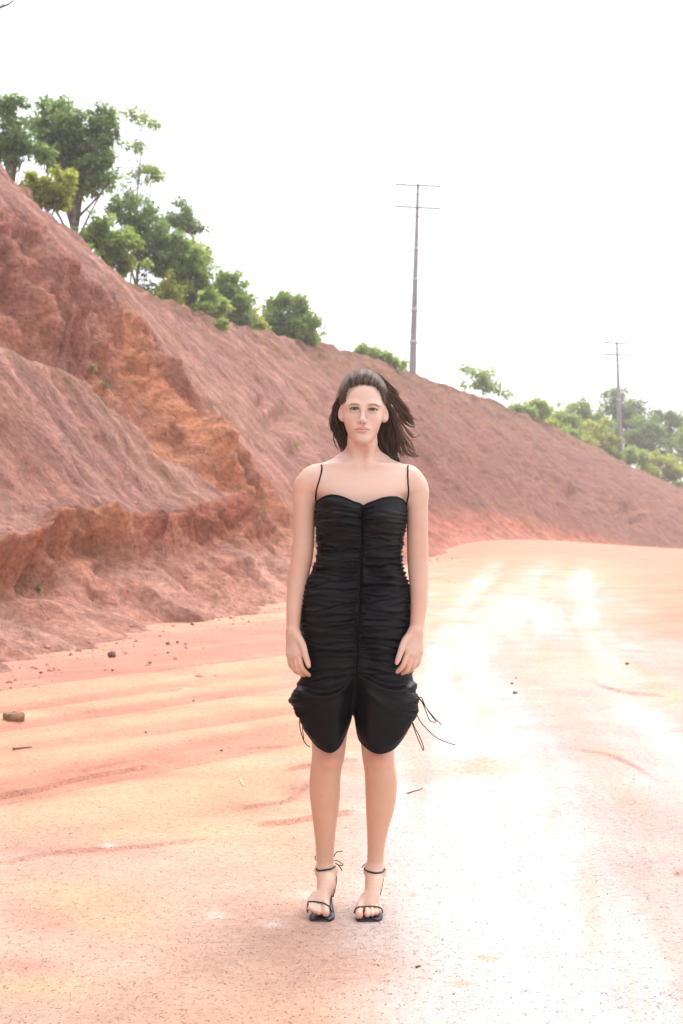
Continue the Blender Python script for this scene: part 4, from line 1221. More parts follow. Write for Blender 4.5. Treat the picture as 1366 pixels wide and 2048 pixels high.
# ---- hair: a solid dark mass close to the head, with combed and wind-blown strands over it
def build_hair():
    rng = np.random.default_rng(21)
    H = Field(axis_mixed([(-0.03, 0.30, 0.003)]), axis_mixed([(PD - .10, PD + .16, 0.003)]), axis_mixed([(1.36, 1.74, 0.003)]))
    c = P3(HCX + .5, 797, .012)
    rr = np.array([.0740, .0950, .0865])
    sl, (x, y, z) = H.sub(c - .13, c + .13)
    q = np.sqrt(((x - c[0]) / rr[0]) ** 2 + ((y - c[1]) / rr[1]) ** 2 + ((z - c[2]) / rr[2]) ** 2)
    shell = (q - 1) * .08
    # leave the face free: hair starts outside an oval hairline
    d = y
    pxx = CX + x / d * FPX + 0 * z; pyy = CY - (z - CAM_H) / d * FPX + 0 * x
    e = np.sqrt(((pxx - 727.5) / 41.0) ** 2 + ((pyy - 826) / 57.5) ** 2)
    face = np.maximum((e - 1) * .05, -1)
    backp = (y - (PD - .012)) + 0 * x + 0 * z
    keep = np.maximum(face, np.minimum(backp, .05))              # >0 keeps
    low = (z - (c[2] - .055)) + np.maximum(0, y - PD) * 3 + 0 * x
    dd = np.maximum(np.maximum(shell, -keep), -low)
    H.union(sl, dd.astype(np.float32), 0)
    # falls behind the neck
    H.chain(px_chain([(700, 800, .066, .030), (690, 840, .072, .020), (686, 870, .070, .012), (691, 896, .066, .008), (694, 906, .062, .004)]), .012)
    H.chain(px_chain([(756, 795, .070, .036), (770, 830, .080, .028), (775, 860, .080, .027), (779, 890, .076, .022), (789, 912, .070, .013), (798, 922, .064, .005)]), .012)
    H.chain(px_chain([(745, 830, .072, .040), (752, 870, .082, .026), (765, 900, .078, .016), (778, 912, .074, .006)]), .012)
    H.chain(px_chain([(715, 830, .062, .034), (708, 860, .062, .020), (704, 895, .060, .008)]), .012)
    V, F = H.mesh(); V = smooth_verts(V, F, 2)
    S = Soup(); S.add(V - PO, [F], (0.030, 0.017, 0.012))
    dark = np.array([0.040, 0.024, 0.017]); lite = np.array([0.270, 0.190, 0.145])  # light end raised, so the crown's sheen is partly in the colour

    def strand(pts, r, shade, n=13):
        p = catmull(pts, n)
        rad = r * np.interp(np.linspace(0, 1, n), [0, .12, .75, 1], [.25, 1, .9, .25])
        Vt, Ft = tube_arrays(p - PO, rad, 3, cap=False)
        S.add(Vt, Ft, mix(dark, lite, np.array([shade]))[0])

    # 1. swept back from the hairline over the crown
    ce = P3(HCX + .5, 797, .012); R0 = np.array([.0775, .0985, .0905])
    def on_head(px, py, lift=0.0):
        """front of the hair shell at a pixel"""
        o = np.array([0, 0, CAM_H]); d = at(px, py, 1.0) - o
        Rr = R0 + lift
        a = ((d / Rr) ** 2).sum(); b = 2 * (d * (o - ce) / Rr ** 2).sum(); cc = (((o - ce) / Rr) ** 2).sum() - 1
        D = b * b - 4 * a * cc
        if D < 0: return None
        t = (-b - math.sqrt(D)) / (2 * a)
        return o + d * t
    bodyo = [c for c in person.children if c.name.startswith("body")][0]
    bpy.context.view_layer.update()
    for i in range(4200):
        a = rng.uniform(-1.32, 1.32)
        k = 0.945 + 0.35 * rng.beta(1.1, 1.6)
        k += 0.006 * math.sin(a * 14) + 0.006 * math.sin(a * 31 + 1)
        hx = 727.5 + math.sin(a) * 41.5 * k; hy = 826 - math.cos(a) * 54.5 * k
        p0 = body_ray(hx, hy, bodyo, -.0004) if k < 1.10 else on_head(hx, hy, .0005)
        if p0 is None: continue
        n = (p0 - ce) / R0
        ang0 = math.atan2(n[1], n[2])                           # around the x axis, from the top
        lat = n[0]
        pts = [p0]
        end = rng.uniform(0.4, 1.9)
        for j in range(1, 7):
            f = (j / 6) ** 0.8
            an = ang0 + (end - ang0) * f
            sdw = 1.0 if hx > 716 + 5 * math.sin(i) else -1.0
            la = np.clip(lat + sdw * (0.50 * f * (1 - abs(lat)) + 0.05 * math.sin(a * 6 + 3 * f)), -.985, .985)
            rad = math.sqrt(max(0.001, 1 - la * la))
            lift = 1.0 + .018 * math.sin(math.pi * f) + rng.normal(0, .005) + .012 * math.sin(a * 9 + 2 * f)
            pts.append(ce + R0 * lift * np.array([la, math.sin(an) * rad, math.cos(an) * rad]))
        sh = np.clip(0.55 + 0.30 * math.sin(a * 23) + 0.2 * math.sin(a * 57 + 1) + rng.normal(0, .2), 0, 1)
        strand(pts, rng.uniform(.00035, .0008), sh, 14)
    # 2. guides: locks that leave the temples, pass behind the ears and hang or blow out
    guides = [
        # left of the face, tucked behind the ear
        ([(690, 796, -.030, 3), (680, 806, -.002, 3), (674, 822, .022, 3), (671, 842, .032, 3), (678, 868, .040, 4), (688, 896, .044, 5), (694, 912, .040, 4)], 260, .0009),
        ([(694, 784, -.036, 3), (680, 796, -.006, 3), (670, 812, .018, 2.5), (667, 832, .026, 2.5), (664, 852, .026, 3), (670, 868, .030, 4), (676, 886, .034, 6), (686, 906, .036, 6)], 130, .0008),
        ([(690, 800, .020, 5), (682, 840, .045, 5), (684, 870, .048, 6), (690, 900, .050, 6), (694, 914, .050, 4)], 300, .0010),
        ([(676, 810, .012, 2), (668, 824, .022, 2), (662, 840, .024, 2), (663, 856, .024, 2), (672, 862, .026, 2)], 45, .0007),
        ([(674, 850, .02, 3), (668, 868, .026, 3), (672, 886, .03, 4), (680, 904, .03, 6)], 40, .0006),
        # right of the face, heavier
        ([(765, 792, -.030, 3), (775, 808, .000, 3), (786, 824, .024, 4), (790, 850, .036, 5), (790, 880, .044, 6), (797, 905, .046, 6), (802, 926, .040, 4)], 520, .0010),
        ([(772, 826, .030, 6), (776, 850, .044, 8), (776, 875, .050, 8), (784, 900, .052, 8), (796, 922, .046, 5)], 520, .0011),
        ([(766, 838, .040, 6), (764, 862, .050, 6), (768, 888, .054, 6), (780, 908, .054, 7), (792, 920, .050, 5)], 420, .0011),
        ([(750, 756, -.006, 5), (768, 770, .020, 5), (784, 790, .030, 5), (798, 812, .032, 6), (808, 832, .034, 6), (812, 846, .030, 8)], 210, .0008),
        ([(758, 772, -.012, 4), (774, 786, .012, 4), (790, 806, .024, 5), (803, 822, .028, 5), (815, 834, .030, 5), (826, 846, .028, 4), (832, 850, .026, 6)], 210, .0008),
        ([(762, 780, -.014, 3), (776, 796, .010, 3), (790, 812, .022, 4), (800, 830, .028, 5), (812, 846, .030, 4), (826, 852, .030, 3), (834, 846, .030, 6)], 130, .0007),
        ([(762, 766, .020, 6), (780, 786, .040, 6), (796, 806, .046, 6), (810, 824, .048, 5), (824, 836, .046, 5), (834, 842, .040, 7)], 150, .0008),
        # loose ends, the sun's catch put into a lighter strand tone
        ([(790, 826, .030, 3), (804, 848, .034, 4), (814, 862, .034, 4), (826, 872, .030, 4), (838, 866, .026, 4), (848, 856, .022, 3)], 60, .0006),
        ([(792, 840, .034, 4), (804, 866, .038, 5), (816, 886, .038, 5), (828, 904, .034, 5), (836, 916, .03, 4)], 70, .0006),
        ([(794, 860, .036, 4), (806, 884, .040, 5), (818, 904, .040, 6), (832, 912, .034, 5), (838, 916, .03, 3)], 60, .0006),
        ([(796, 870, .036, 4), (808, 890, .040, 6), (812, 908, .040, 7), (824, 920, .036, 5)], 50, .0006),
        ([(796, 820, .034, 6), (812, 836, .036, 6), (828, 842, .034, 7), (842, 852, .030, 6)], 60, .0006),
        ([(786, 790, .024, 5), (800, 806, .030, 6), (814, 818, .030, 6), (822, 824, .03, 5)], 70, .0006),
        ([(750, 750, .01, 6), (772, 770, .03, 6), (794, 792, .036, 6), (808, 808, .036, 7)], 90, .0006)]
    for g, cnt, r in guides:
        g = np.array(g, dtype=float)
        nl = max(3, cnt // 16)
        locks = [(rng.normal(0, .62, 3), rng.uniform(0, 6.28), rng.uniform(.3, 2.2), rng.uniform(.7, 1.0), rng.normal(0, .16)) for _ in range(nl)]
        for i in range(cnt):
            lo_, ph, amp, lk, lsh = locks[i % nl]
            o = lo_ + rng.normal(0, .20, 3)
            ph = ph + rng.normal(0, .25)
            pts = []
            for j, (x, y, dy, sp) in enumerate(g):
                f = j / (len(g) - 1)
                ox = o[0] * sp + amp * math.sin(ph + f * 8) * f * sp * .45 + rng.normal(0, .2)
                oy = o[1] * sp * .8 + amp * math.cos(ph * 1.7 + f * 7) * f * sp * .45
                pts.append(P3(x + ox, y + oy, dy + o[2] * sp * .0016))
            k = lk * rng.uniform(.82, 1.0)
            pts = catmull(np.array(pts), 20)[:max(8, int(20 * k))]
            strand(pts, r * rng.uniform(.6, 1.1), float(np.clip(rng.normal(.30 + lsh + (.35 if cnt < 240 and g[-1, 0] > 800 else 0), .18), 0, 1)), 14)  # blown strands on the right toned lighter, rim light put into their colour
    # temples: fine hair drawn back over the tops of the ears
    for sgn, cx_ in ((-1, HCX), (1, HCX + 2)):
        for i in range(620):
            f = rng.uniform(0, 1)
            rx_ = cx_ + sgn * (30 + 10.5 * f ** .7 + rng.normal(0, 1.6)); ry_ = 776 + 30 * f + rng.normal(0, 2.5)
            p0 = body_ray(rx_, ry_, bodyo, -.0003)
            if p0 is None: continue
            p1 = body_ray(rx_ + sgn * 3.0, ry_ - 1.0 + 2 * f, bodyo, .0022)
            if p1 is None: p1 = p0 + np.array([sgn * .004, .012, .001])
            ey_ = 801 + 9 * f + rng.normal(0, 2)
            strand([p0, p1, P3(cx_ + sgn * (48.5 + rng.normal(0, .8)), ey_ - 4, .006), P3(cx_ + sgn * (51 + rng.normal(0, 1.2)), ey_ + 4, .030), P3(cx_ + sgn * (50 + rng.normal(0, 2)), ey_ + 30, .050)], rng.uniform(.0004, .0008), float(np.clip(rng.normal(.35, .2), 0, 1)), 12)
    # 3. stray short hairs at the outline
    for i in range(260):
        a = rng.uniform(-1.5, 1.5)
        n0 = np.array([math.sin(a) * .96, rng.uniform(-.15, .35), math.cos(a)]); n0 /= np.linalg.norm(n0)
        p = ce + R0 * n0 * 1.005
        dirv = np.array([0.4 + .6 * math.sin(a), .9, -.3 + rng.normal(0, .3)]); dirv /= np.linalg.norm(dirv)
        L = rng.uniform(.012, .035)
        strand([p, p + (dirv * .6 + n0 * .45) * L * .5, p + (dirv + n0 * rng.uniform(-.1, .3)) * L], .0004, .8, 6)
    o = S.build("hair", mat_hair(), person)
    return o

def mat_hair():
    m, nt, b, out = new_mat("brown_hair")
    a = nd(nt, "ShaderNodeAttribute", attribute_name="Col")
    nt.links.new(a.outputs["Color"], b.inputs["Base Color"])
    b.inputs["Roughness"].default_value = 0.30
    b.inputs["Specular IOR Level"].default_value = 0.55
    b.inputs["Specular Tint"].default_value = (1.0, 0.9, 0.8, 1)
    tr = nd(nt, "ShaderNodeBsdfTranslucent")
    c2 = mixcol(nt, 1.0, a.outputs["Color"], (3.4, 3.0, 2.6), 'MULTIPLY')
    nt.links.new(c2, tr.inputs["Color"])
    mx = nd(nt, "ShaderNodeMixShader"); mx.inputs[0].default_value = 0.36
    nt.links.new(b.outputs[0], mx.inputs[1]); nt.links.new(tr.outputs[0], mx.inputs[2])
    nt.links.new(mx.outputs[0], out.inputs[0])
    return m

build_hair()

# ---- sandals: thin soles on stiletto heels, a toe strap, an ankle strap tied at the back
def build_sandals():
    leather = simple_mat("black_leather", (0.012, 0.011, 0.014), 0.38, 0.5)
    footbed = simple_mat("dark_footbed", (0.016, 0.015, 0.019), 0.45, 0.4)
    spec = [dict(tip=(640.5, 1834.5), hw_l=24.5, hw_r=25.5, sole=(641, 1838), ank=(651.5, 1739), ball=(641, 1810), heel=(657, 1758), sgn=1,
                 toe=[(615, 1824, -.112), (616.5, 1806, -.118), (620, 1803.5, -.128), (634, 1804.5, -.135), (648, 1807, -.135), (658, 1814, -.126), (664, 1824, -.110)],
                 an=[(633.5, 1737.5, .022), (637, 1741, -.002), (650, 1740.5, -.010), (662, 1737.5, -.002), (669.5, 1732, .022)]),
            dict(tip=(735.5, 1838), hw_l=26.5, hw_r=27, sole=(735.5, 1841), ank=(750, 1742), ball=(739, 1811), heel=(750, 1758), sgn=-1,
                 toe=[(708.5, 1826, -.112), (712, 1818, -.124), (720, 1814, -.134), (736, 1813.5, -.138), (752, 1814, -.132), (762, 1817, -.120), (764, 1825, -.110)],
                 an=[(729.5, 1736, .022), (733, 1741, .000), (749, 1746.5, -.010), (764, 1744, .000), (769, 1738, .022)])]
    for f in spec:
        sd = empty("sandal", (0, 0, 0)); sd.parent = person
        # outline of the sole, from squared toe to heel, following the arch
        tx = P3(f['sole'][0], 1830, -.13)[0]; hx = P3(f['heel'][0], 1780, .05)[0]
        lw, rw = f['hw_l'] / 650.0, f['hw_r'] / 650.0
        st = [(-.161, .0, .66), (-.156, .0, .82), (-.138, .0, .98), (-.115, .0, 1.0), (-.090, .002, .90), (-.055, .016, .66), (-.015, .043, .55), (.025, .066, .60), (.055, .075, .58), (.072, .077, .40)]
        Q = catmull([(a, b, c, tx + (hx - tx) * (a + .166) / .238) for a, b, c in st], 40)
        top, bot = [], []
        cross = np.linspace(-1, 1, 9)
        rowsT, rowsB = [], []
        for a, z, w, x in Q:
            xs_ = np.where(cross < 0, x + cross * lw * w, x + cross * rw * w)
            edge = .0015 * (1 - cross ** 4)
            zt = max(z, 0) + .0085
            rowsT.append(np.stack([xs_, np.full(9, PD + a), zt - .0012 + edge], -1))
            rowsB.append(np.stack([xs_, np.full(9, PD + a), np.full(9, max(z, 0.0) + .0005)], -1))
        T_ = np.array(rowsT); B_ = np.array(rowsB)
        n = len(Q)
        ring = np.concatenate([T_, B_[:, ::-1]], 1)                # closed ring per row
        Vv = ring.reshape(-1, 3); Fq = grid_faces(n, 18, True)
        s = Soup(); s.add(Vv - PO, Fq)
        for r in (0, n - 1):                                       # end caps
            q = [[r * 18 + i, r * 18 + i + 1, r * 18 + 16 - i, r * 18 + 17 - i] for i in range(8)]
            s.add(np.zeros((0, 3)), np.array(q) - s.n)
        s.build("sole", footbed, sd, True)
        # heel
        s = Soup()
        hy = PD + .058
        s.tube(np.array([(hx, hy, .077), (hx, hy + .004, .055), (hx, hy + .002, .025), (hx, hy, .0)]) - PO, [.017, .0095, .0055, .0050], 12)
        s.build("stiletto_heel", leather, sd)
        bodyo = [c for c in person.children if c.name.startswith("body")][0]
        def strap(pts, r, flat, name="strap", nn=30, snap=False):
            q = np.array([P3(*p) for p in pts]); q = catmull(q, nn)
            if snap:
                for i in range(len(q)):
                    ppx, ppy = project(q[i])
                    h = body_ray(ppx, ppy, bodyo, .0016)
                    if h is not None and abs(h[1] - q[i][1]) < .05: q[i] = h
                for _ in range(2): q[1:-1] = (q[:-2] + 2 * q[1:-1] + q[2:]) / 4
            s = Soup(); s.tube(q - PO, r, 8, flat=flat); return s.build(name, leather, sd)
        strap(f['toe'], .0029, 0.8, "toe_strap", 40, True)
        an = f['an']
        strap(an, .0031, 1.0, "ankle_strap", 40, True)
        bx = f['ank'][0]
        backp = [an[-1], (bx + 13, an[-1][1] - 1, .046), (bx, an[0][1] - 1, .058), (bx - 13, an[0][1] - 1, .046), an[0]]
        strap(backp, .0029, 1.0, "ankle_strap", 24)
        side = 1 if f['sgn'] > 0 else -1
        # counter running from the ankle strap down to the sole behind the heel
        for q in (-1, 1):
            x0 = bx + q * 16
            strap([(x0 + q * .5, an[2][1] - 5, .040), (f['heel'][0] + q * 16, 1758, .050), (f['heel'][0] + q * 13, 1776, .048), (f['heel'][0] + q * 9, 1794, .050)], .0024, 1.0, "counter_strap", 20)
        # bow tied behind the ankle
        if f['sgn'] > 0:
            strap([(664, 1728, .050), (668, 1712, .054), (674, 1704, .054), (685, 1702, .052)], .0016, 1.0, "bow", 18)
            strap([(667, 1720, .052), (676, 1722, .054), (686, 1729, .052), (680, 1731, .052), (670, 1726, .052)], .0016, 1.0, "bow", 24)
            strap([(672, 1726, .052), (680, 1734, .052), (684.5, 1742, .050)], .0015, 1.0, "bow", 12)
            strap([(638, 1712, .048), (631, 1712, .050), (630.5, 1718, .050), (634, 1721, .048)], .0015, 1.0, "bow", 14)
        else:
            strap([(732, 1727, .046), (727, 1731, .048), (723, 1735, .046)], .0015, 1.0, "bow", 12)
            strap([(736, 1738, .046), (729, 1742, .048), (727.5, 1747, .046)], .0014, 1.0, "bow", 12)
build_sandals()
# ================================================================== trees, shrubs, poles, small things
def leaf_mat(name, base, trans=0.6):
    m, nt, b, out = new_mat(name)
    a = nd(nt, "ShaderNodeAttribute", attribute_name="Col")
    nt.links.new(a.outputs["Color"], b.inputs["Base Color"])
    b.inputs["Roughness"].default_value = 0.5
    b.inputs["Specular IOR Level"].default_value = 0.3
    tr = nd(nt, "ShaderNodeBsdfTranslucent")
    c = mixcol(nt, 1.0, a.outputs["Color"], (1.7, 1.75, 1.0), 'MULTIPLY')
    nt.links.new(c, tr.inputs["Color"])
    mx = nd(nt, "ShaderNodeMixShader"); mx.inputs[0].default_value = trans
    nt.links.new(b.outputs[0], mx.inputs[1]); nt.links.new(tr.outputs[0], mx.inputs[2])
    nt.links.new(mx.outputs[0], out.inputs[0])
    return m
LEAF = leaf_mat("green_leaves", None)
BARK = simple_mat("grey_bark", (0.16, 0.12, 0.09), 0.85, 0.2, noise=(6.0, 0.35), bump=(14.0, 0.6, 0.03))

def leaves(centres, radii, count, size, c0, c1, rng, droop=0.2):
    """leaf-sized folded faces spread through a set of clumps"""
    w = np.array([r[0] * r[1] * r[2] for r in radii]) ** 0.67
    pick = rng.choice(len(centres), count, p=w / w.sum())
    C = np.array(centres)[pick]; Rr = np.array(radii)[pick]
    d = rng.normal(size=(count, 3)); d /= np.linalg.norm(d, axis=1, keepdims=True)
    t = rng.uniform(0.1, 1.0, count) ** 0.6 * np.exp(rng.normal(0, .22, count))
    P = C + d * Rr * t[:, None]
    ax = d + rng.normal(0, .7, (count, 3)); ax[:, 2] -= droop; ax /= np.linalg.norm(ax, axis=1, keepdims=True)
    up = rng.normal(0, .6, (count, 3)) + np.array([0, 0, 1.0])
    sd = np.cross(ax, up); sd /= np.linalg.norm(sd, axis=1, keepdims=True) + 1e-9
    nn = np.cross(sd, ax)
    L = size * rng.uniform(.6, 1.35, count)[:, None]; W = L * rng.uniform(.38, .62, count)[:, None]
    base = P; tip = P + ax * L - np.array([0, 0, .15]) * L; mid = P + ax * L * .5
    a = mid + sd * W * .5 + nn * L * .10; b = mid - sd * W * .5 + nn * L * .10
    V = np.stack([base, a, tip, b], 1).reshape(-1, 3)
    i = np.arange(count)[:, None] * 4
    F = np.concatenate([i + np.array([[0, 1, 2]]), i + np.array([[0, 2, 3]])])
    shade = np.clip(rng.normal(.5, .22, count) + .30 * (rng.random(len(centres))[pick] - .5), 0, 1)
    col_ = mix(np.array(c0), np.array(c1), shade)
    return V, F, np.repeat(col_, 4, axis=0)

GREENS = dict(dark=((.070, .125, .060), (.240, .310, .150)), mid=((.100, .165, .060), (.280, .350, .140)), pale=((.140, .200, .075), (.320, .380, .150)),
              yellow=((.180, .205, .050), (.360, .370, .120)), grey=((.080, .130, .080), (.220, .265, .165)))

def tree(name, label, root, blobs, count, size, tone, seed, cat="tree", trunk_r=.09, group=None, clump=.42, lean=(0, 0), bare=0):
    """root on the ground; blobs: (centre, radii) ellipsoids the crown fills"""
    rng = np.random.default_rng(seed)
    root = np.array(root, dtype=float)
    t = empty(name, tuple(root), label, cat, group)
    cs, rs = [], []
    for c, r in blobs:
        c = np.array(c); r = np.array(r)
        n = max(6, int(15 * (r[0] * r[2]) / (clump * clump) * .35))
        for _ in range(n):
            d = rng.normal(size=3); d /= np.linalg.norm(d)
            far_ = rng.random() < .30
            q = c + d * r * (rng.uniform(.95, 1.4) if far_ else rng.uniform(.2, .95) ** .6)
            k = clump * (rng.uniform(.2, .45) if far_ else rng.uniform(.3, .85))
            cs.append(q); rs.append((k * 1.15, k * 1.15, k * .8))
    V, F, C = leaves(cs, rs, count, size, *GREENS[tone], rng)
    make_mesh("crown", V - root, F, LEAF, t, False, C)
    # trunk and limbs
    s = Soup()
    allc = np.array(cs)
    top = allc[:, :3].mean(0); zt = allc[:, 2].max()
    fork = root + np.array([(top[0] - root[0]) * .45, (top[1] - root[1]) * .45, max(.3, (top[2] - root[2]) * .62)])
    main = catmull([root - np.array([0, 0, .5]), root + np.array([rng.normal(0, .05), 0, .3 * (fork[2] - root[2])]), fork, top + np.array([0, 0, .3 * (zt - top[2])])], 14)
    s.tube(main, trunk_r * np.linspace(1.15, .28, 14), 7)
    order = rng.permutation(len(cs))[:min(len(cs), 34)]
    for i in order:
        k = rng.integers(5, 12); p0 = main[k]
        mid_ = (p0 + cs[i]) / 2 + np.array([rng.normal(0, .12), rng.normal(0, .12), -.08])
        pth = catmull([p0, mid_, cs[i]], 7)
        s.tube(pth, trunk_r * np.linspace(.36, .07, 7), 5)
    s.V = [v - root for v in s.V]
    s.build("trunk", BARK, t)
    return t

def crown_at(px, py, rx, ry, depth, thick=0.85):
    c = at(px, py, depth); k = depth / FPX
    return (c, (rx * k * 1.2, rx * k * thick, ry * k * 1.18))

G_L = "trees along the top of the bank"
def ridge_tree(label, root_px, back, blobs, count, size, tone, seed, **k):
    """blobs in picture units; the distance is that of the ground the tree stands on"""
    r = on_ridge(root_px, back)
    bl = [crown_at(*b, r[1]) for b in blobs]
    return tree(k.pop('name', 'ridge_tree'), label, r, bl, int(count * 1.5), size, tone, seed, group=k.pop('group', G_L), **k)

ridge_tree("big dense dark green tree above the steepest part of the bank", 148, 1.6, [(165, 275, 62, 62), (110, 250, 45, 42), (180, 345, 48, 50), (135, 300, 55, 45), (205, 250, 26, 32)], 9500, .17, 'dark', 1, trunk_r=.17, clump=.38)
ridge_tree("tall loose tree beside the big dense dark tree, sky showing through", 18, 2.6, [(28, 225, 32, 28), (40, 275, 38, 26), (8, 285, 30, 32), (60, 305, 30, 20)], 3300, .15, 'dark', 2, trunk_r=.10, clump=.34)
ridge_tree("yellowish leafy bush at the bank edge under the big dense tree", 92, .5, [(92, 378, 34, 26), (120, 365, 24, 24), (70, 365, 22, 14), (122, 408, 16, 16)], 3000, .14, 'yellow', 3, name='bush', cat='bush', trunk_r=.05, clump=.26, group="bushes on the bank edge")
ridge_tree("tall thin wispy tree with a few tufts of leaves", 262, 3.0, [(272, 222, 26, 14), (292, 248, 22, 10), (278, 298, 10, 14), (292, 345, 30, 16), (255, 352, 16, 12), (320, 352, 16, 12)], 1000, .15, 'pale', 4, trunk_r=.05, clump=.26)
ridge_tree("light green rounded bush at the bank edge below the big dense tree", 205, .5, [(205, 478, 44, 34), (245, 500, 34, 32), (182, 470, 24, 18), (232, 530, 24, 20)], 5200, .15, 'pale', 5, name='bush', cat='bush', trunk_r=.05, clump=.28, group="bushes on the bank edge")
ridge_tree("dark tree between the light green bush and the branching pale tree", 275, 2.2, [(268, 430, 40, 40), (290, 470, 40, 42), (245, 400, 24, 24), (300, 520, 30, 30)], 4200, .15, 'dark', 6, trunk_r=.09, clump=.34)
ridge_tree("slender pale tree with an open rounded top and bare stem", 350, 2.6, [(372, 428, 34, 24), (360, 445, 30, 16), (330, 455, 18, 14), (395, 455, 14, 8)], 1700, .16, 'grey', 7, trunk_r=.06, clump=.30)
ridge_tree("mixed green tree above the hanging creeper", 345, 1.0, [(340, 500, 36, 30), (375, 525, 40, 34), (340, 550, 34, 26), (400, 545, 22, 34)], 5200, .16, 'mid', 8, trunk_r=.08, clump=.34)
ridge_tree("yellow green tree in the thicket behind the bank edge", 385, 3.2, [(390, 510, 30, 30), (360, 520, 26, 22), (410, 525, 16, 16)], 2200, .16, 'yellow', 9, trunk_r=.06, clump=.30)
ridge_tree("rounded mid green tree next to the lone bushy tree", 455, 1.2, [(462, 578, 34, 36), (440, 600, 36, 28), (475, 612, 28, 26), (448, 552, 18, 16)], 4800, .18, 'mid', 10, trunk_r=.09, clump=.38)
ridge_tree("green shrub growing low under the rounded mid green tree", 400, .3, [(400, 600, 36, 18), (430, 620, 30, 18), (375, 585, 22, 14)], 2800, .16, 'pale', 11, name='bush', cat='bush', trunk_r=.05, clump=.28, group="bushes on the bank edge")
ridge_tree("lone bushy tree with a domed crown on the bank edge", 572, .9, [(572, 628, 44, 36), (600, 650, 36, 26), (548, 650, 32, 28), (555, 598, 20, 14), (622, 668, 20, 14)], 6200, .20, 'mid', 12, trunk_r=.10, clump=.44)
ridge_tree("low scrubby bush to the left of the tall pole", 740, .8, [(735, 705, 26, 13), (770, 718, 26, 10), (795, 728, 22, 8), (715, 706, 14, 9)], 1900, .24, 'pale', 13, name='bush', cat='bush', trunk_r=.05, clump=.38, group="bushes on the bank edge")
ridge_tree("sparse airy sapling on the bank between the two poles", 965, 1.0, [(940, 740, 20, 10), (968, 750, 28, 12), (950, 770, 24, 12), (985, 775, 22, 12), (1010, 790, 14, 8)], 1150, .26, 'pale', 14, trunk_r=.05, clump=.42)
ridge_tree("sparse yellow green shrub at the left end of the far wood", 1060, 1.0, [(1055, 815, 26, 12), (1075, 808, 18, 10), (1085, 825, 26, 12)], 1500, .28, 'pale', 15, name='bush', cat='bush', trunk_r=.05, clump=.5, group="bushes on the bank edge")
G_R = "trees of the far wood"
for (lab, px, back, blobs, n, tone, sd) in [
    ("light green tree near the left end of the far wood", 1110, 5, [(1115, 845, 30, 22), (1140, 860, 28, 22), (1095, 850, 18, 16)], 2600, 'pale', 16),
    ("middling green tree with a flat top in the far wood", 1155, 12, [(1155, 815, 30, 20), (1175, 835, 30, 24), (1195, 850, 26, 22)], 2900, 'mid', 17),
    ("bright yellow green rounded tree standing before the darker far wood", 1190, 3, [(1188, 872, 32, 24), (1205, 890, 24, 18)], 2600, 'yellow', 18),
    ("tallest dark green tree behind the smaller pole", 1238, 16, [(1228, 800, 26, 26), (1255, 815, 30, 26), (1270, 830, 26, 24), (1225, 840, 30, 28), (1262, 855, 34, 30)], 5200, 'grey', 19),
    ("dark green spreading tree to the right of the smaller pole", 1290, 10, [(1292, 860, 34, 26), (1305, 885, 36, 26), (1270, 880, 30, 26)], 4200, 'dark', 20),
    ("open crowned tree at the right end of the far wood", 1335, 12, [(1325, 826, 24, 12), (1345, 835, 26, 14), (1355, 860, 24, 24), (1340, 890, 30, 26)], 3300, 'grey', 21),
    ("dense mid green tree beyond the open crowned one", 1385, 8, [(1370, 900, 34, 34), (1400, 880, 40, 40), (1385, 930, 30, 24)], 3600, 'mid', 22),
    ("low yellow green tree at the right end before the far wood", 1330, 3, [(1318, 930, 34, 18), (1345, 942, 26, 16), (1298, 925, 20, 12)], 2600, 'yellow', 23),
    ("low pale tree between the two yellow green ones", 1255, 3, [(1250, 910, 32, 12), (1225, 903, 20, 10), (1280, 915, 18, 10)], 1900, 'pale', 24)]:
    ridge_tree(lab, px, back, blobs, n, .34, tone, sd, name='far_tree', group=G_R, trunk_r=.13, clump=.75)

for i, px in enumerate((12, 60, 118, 160, 252, 300, 335, 372, 428, 470, 500, 528, 610)):
    r_ = on_ridge(px, .8 + .5 * (i % 3)); bx, by = project(r_)
    hh = 22 + 11 * ((i * 7) % 4)
    tn = ('mid', 'pale', 'yellow', 'dark')[(i * 3) % 4]
    ridge_tree(f"low {dict(mid='mid green', pale='pale green', yellow='yellowish', dark='dark green')[tn]} shrub in the leafy fringe along the bank's top edge", px, .8 + .5 * (i % 3), [(bx, by - hh * .65, 22, hh * .7), (bx + 16, by - hh * .45, 17, hh * .5), (bx - 12, by - hh * .4, 15, hh * .45)], 1500, .15, ('mid', 'pale', 'yellow', 'dark')[(i * 3) % 4], 200 + i, name='shrub', cat='shrub', trunk_r=.04, clump=.26, group="shrubs in the fringe along the bank edge")
for i, px in enumerate((1032, 1085, 1130, 1165, 1222, 1285, 1360, 1400)):
    r_ = on_ridge(px, 1.5); bx, by = project(r_)
    ridge_tree("low " + ('pale green', 'yellow green')[i % 2] + " shrub on the bank edge before the far wood", px, 1.5, [(bx, by - 9, 22, 10), (bx + 16, by - 7, 18, 8)], 700, .32, ('pale', 'yellow')[i % 2], 240 + i, name='shrub', cat='shrub', trunk_r=.05, clump=.55, group="shrubs before the far wood")
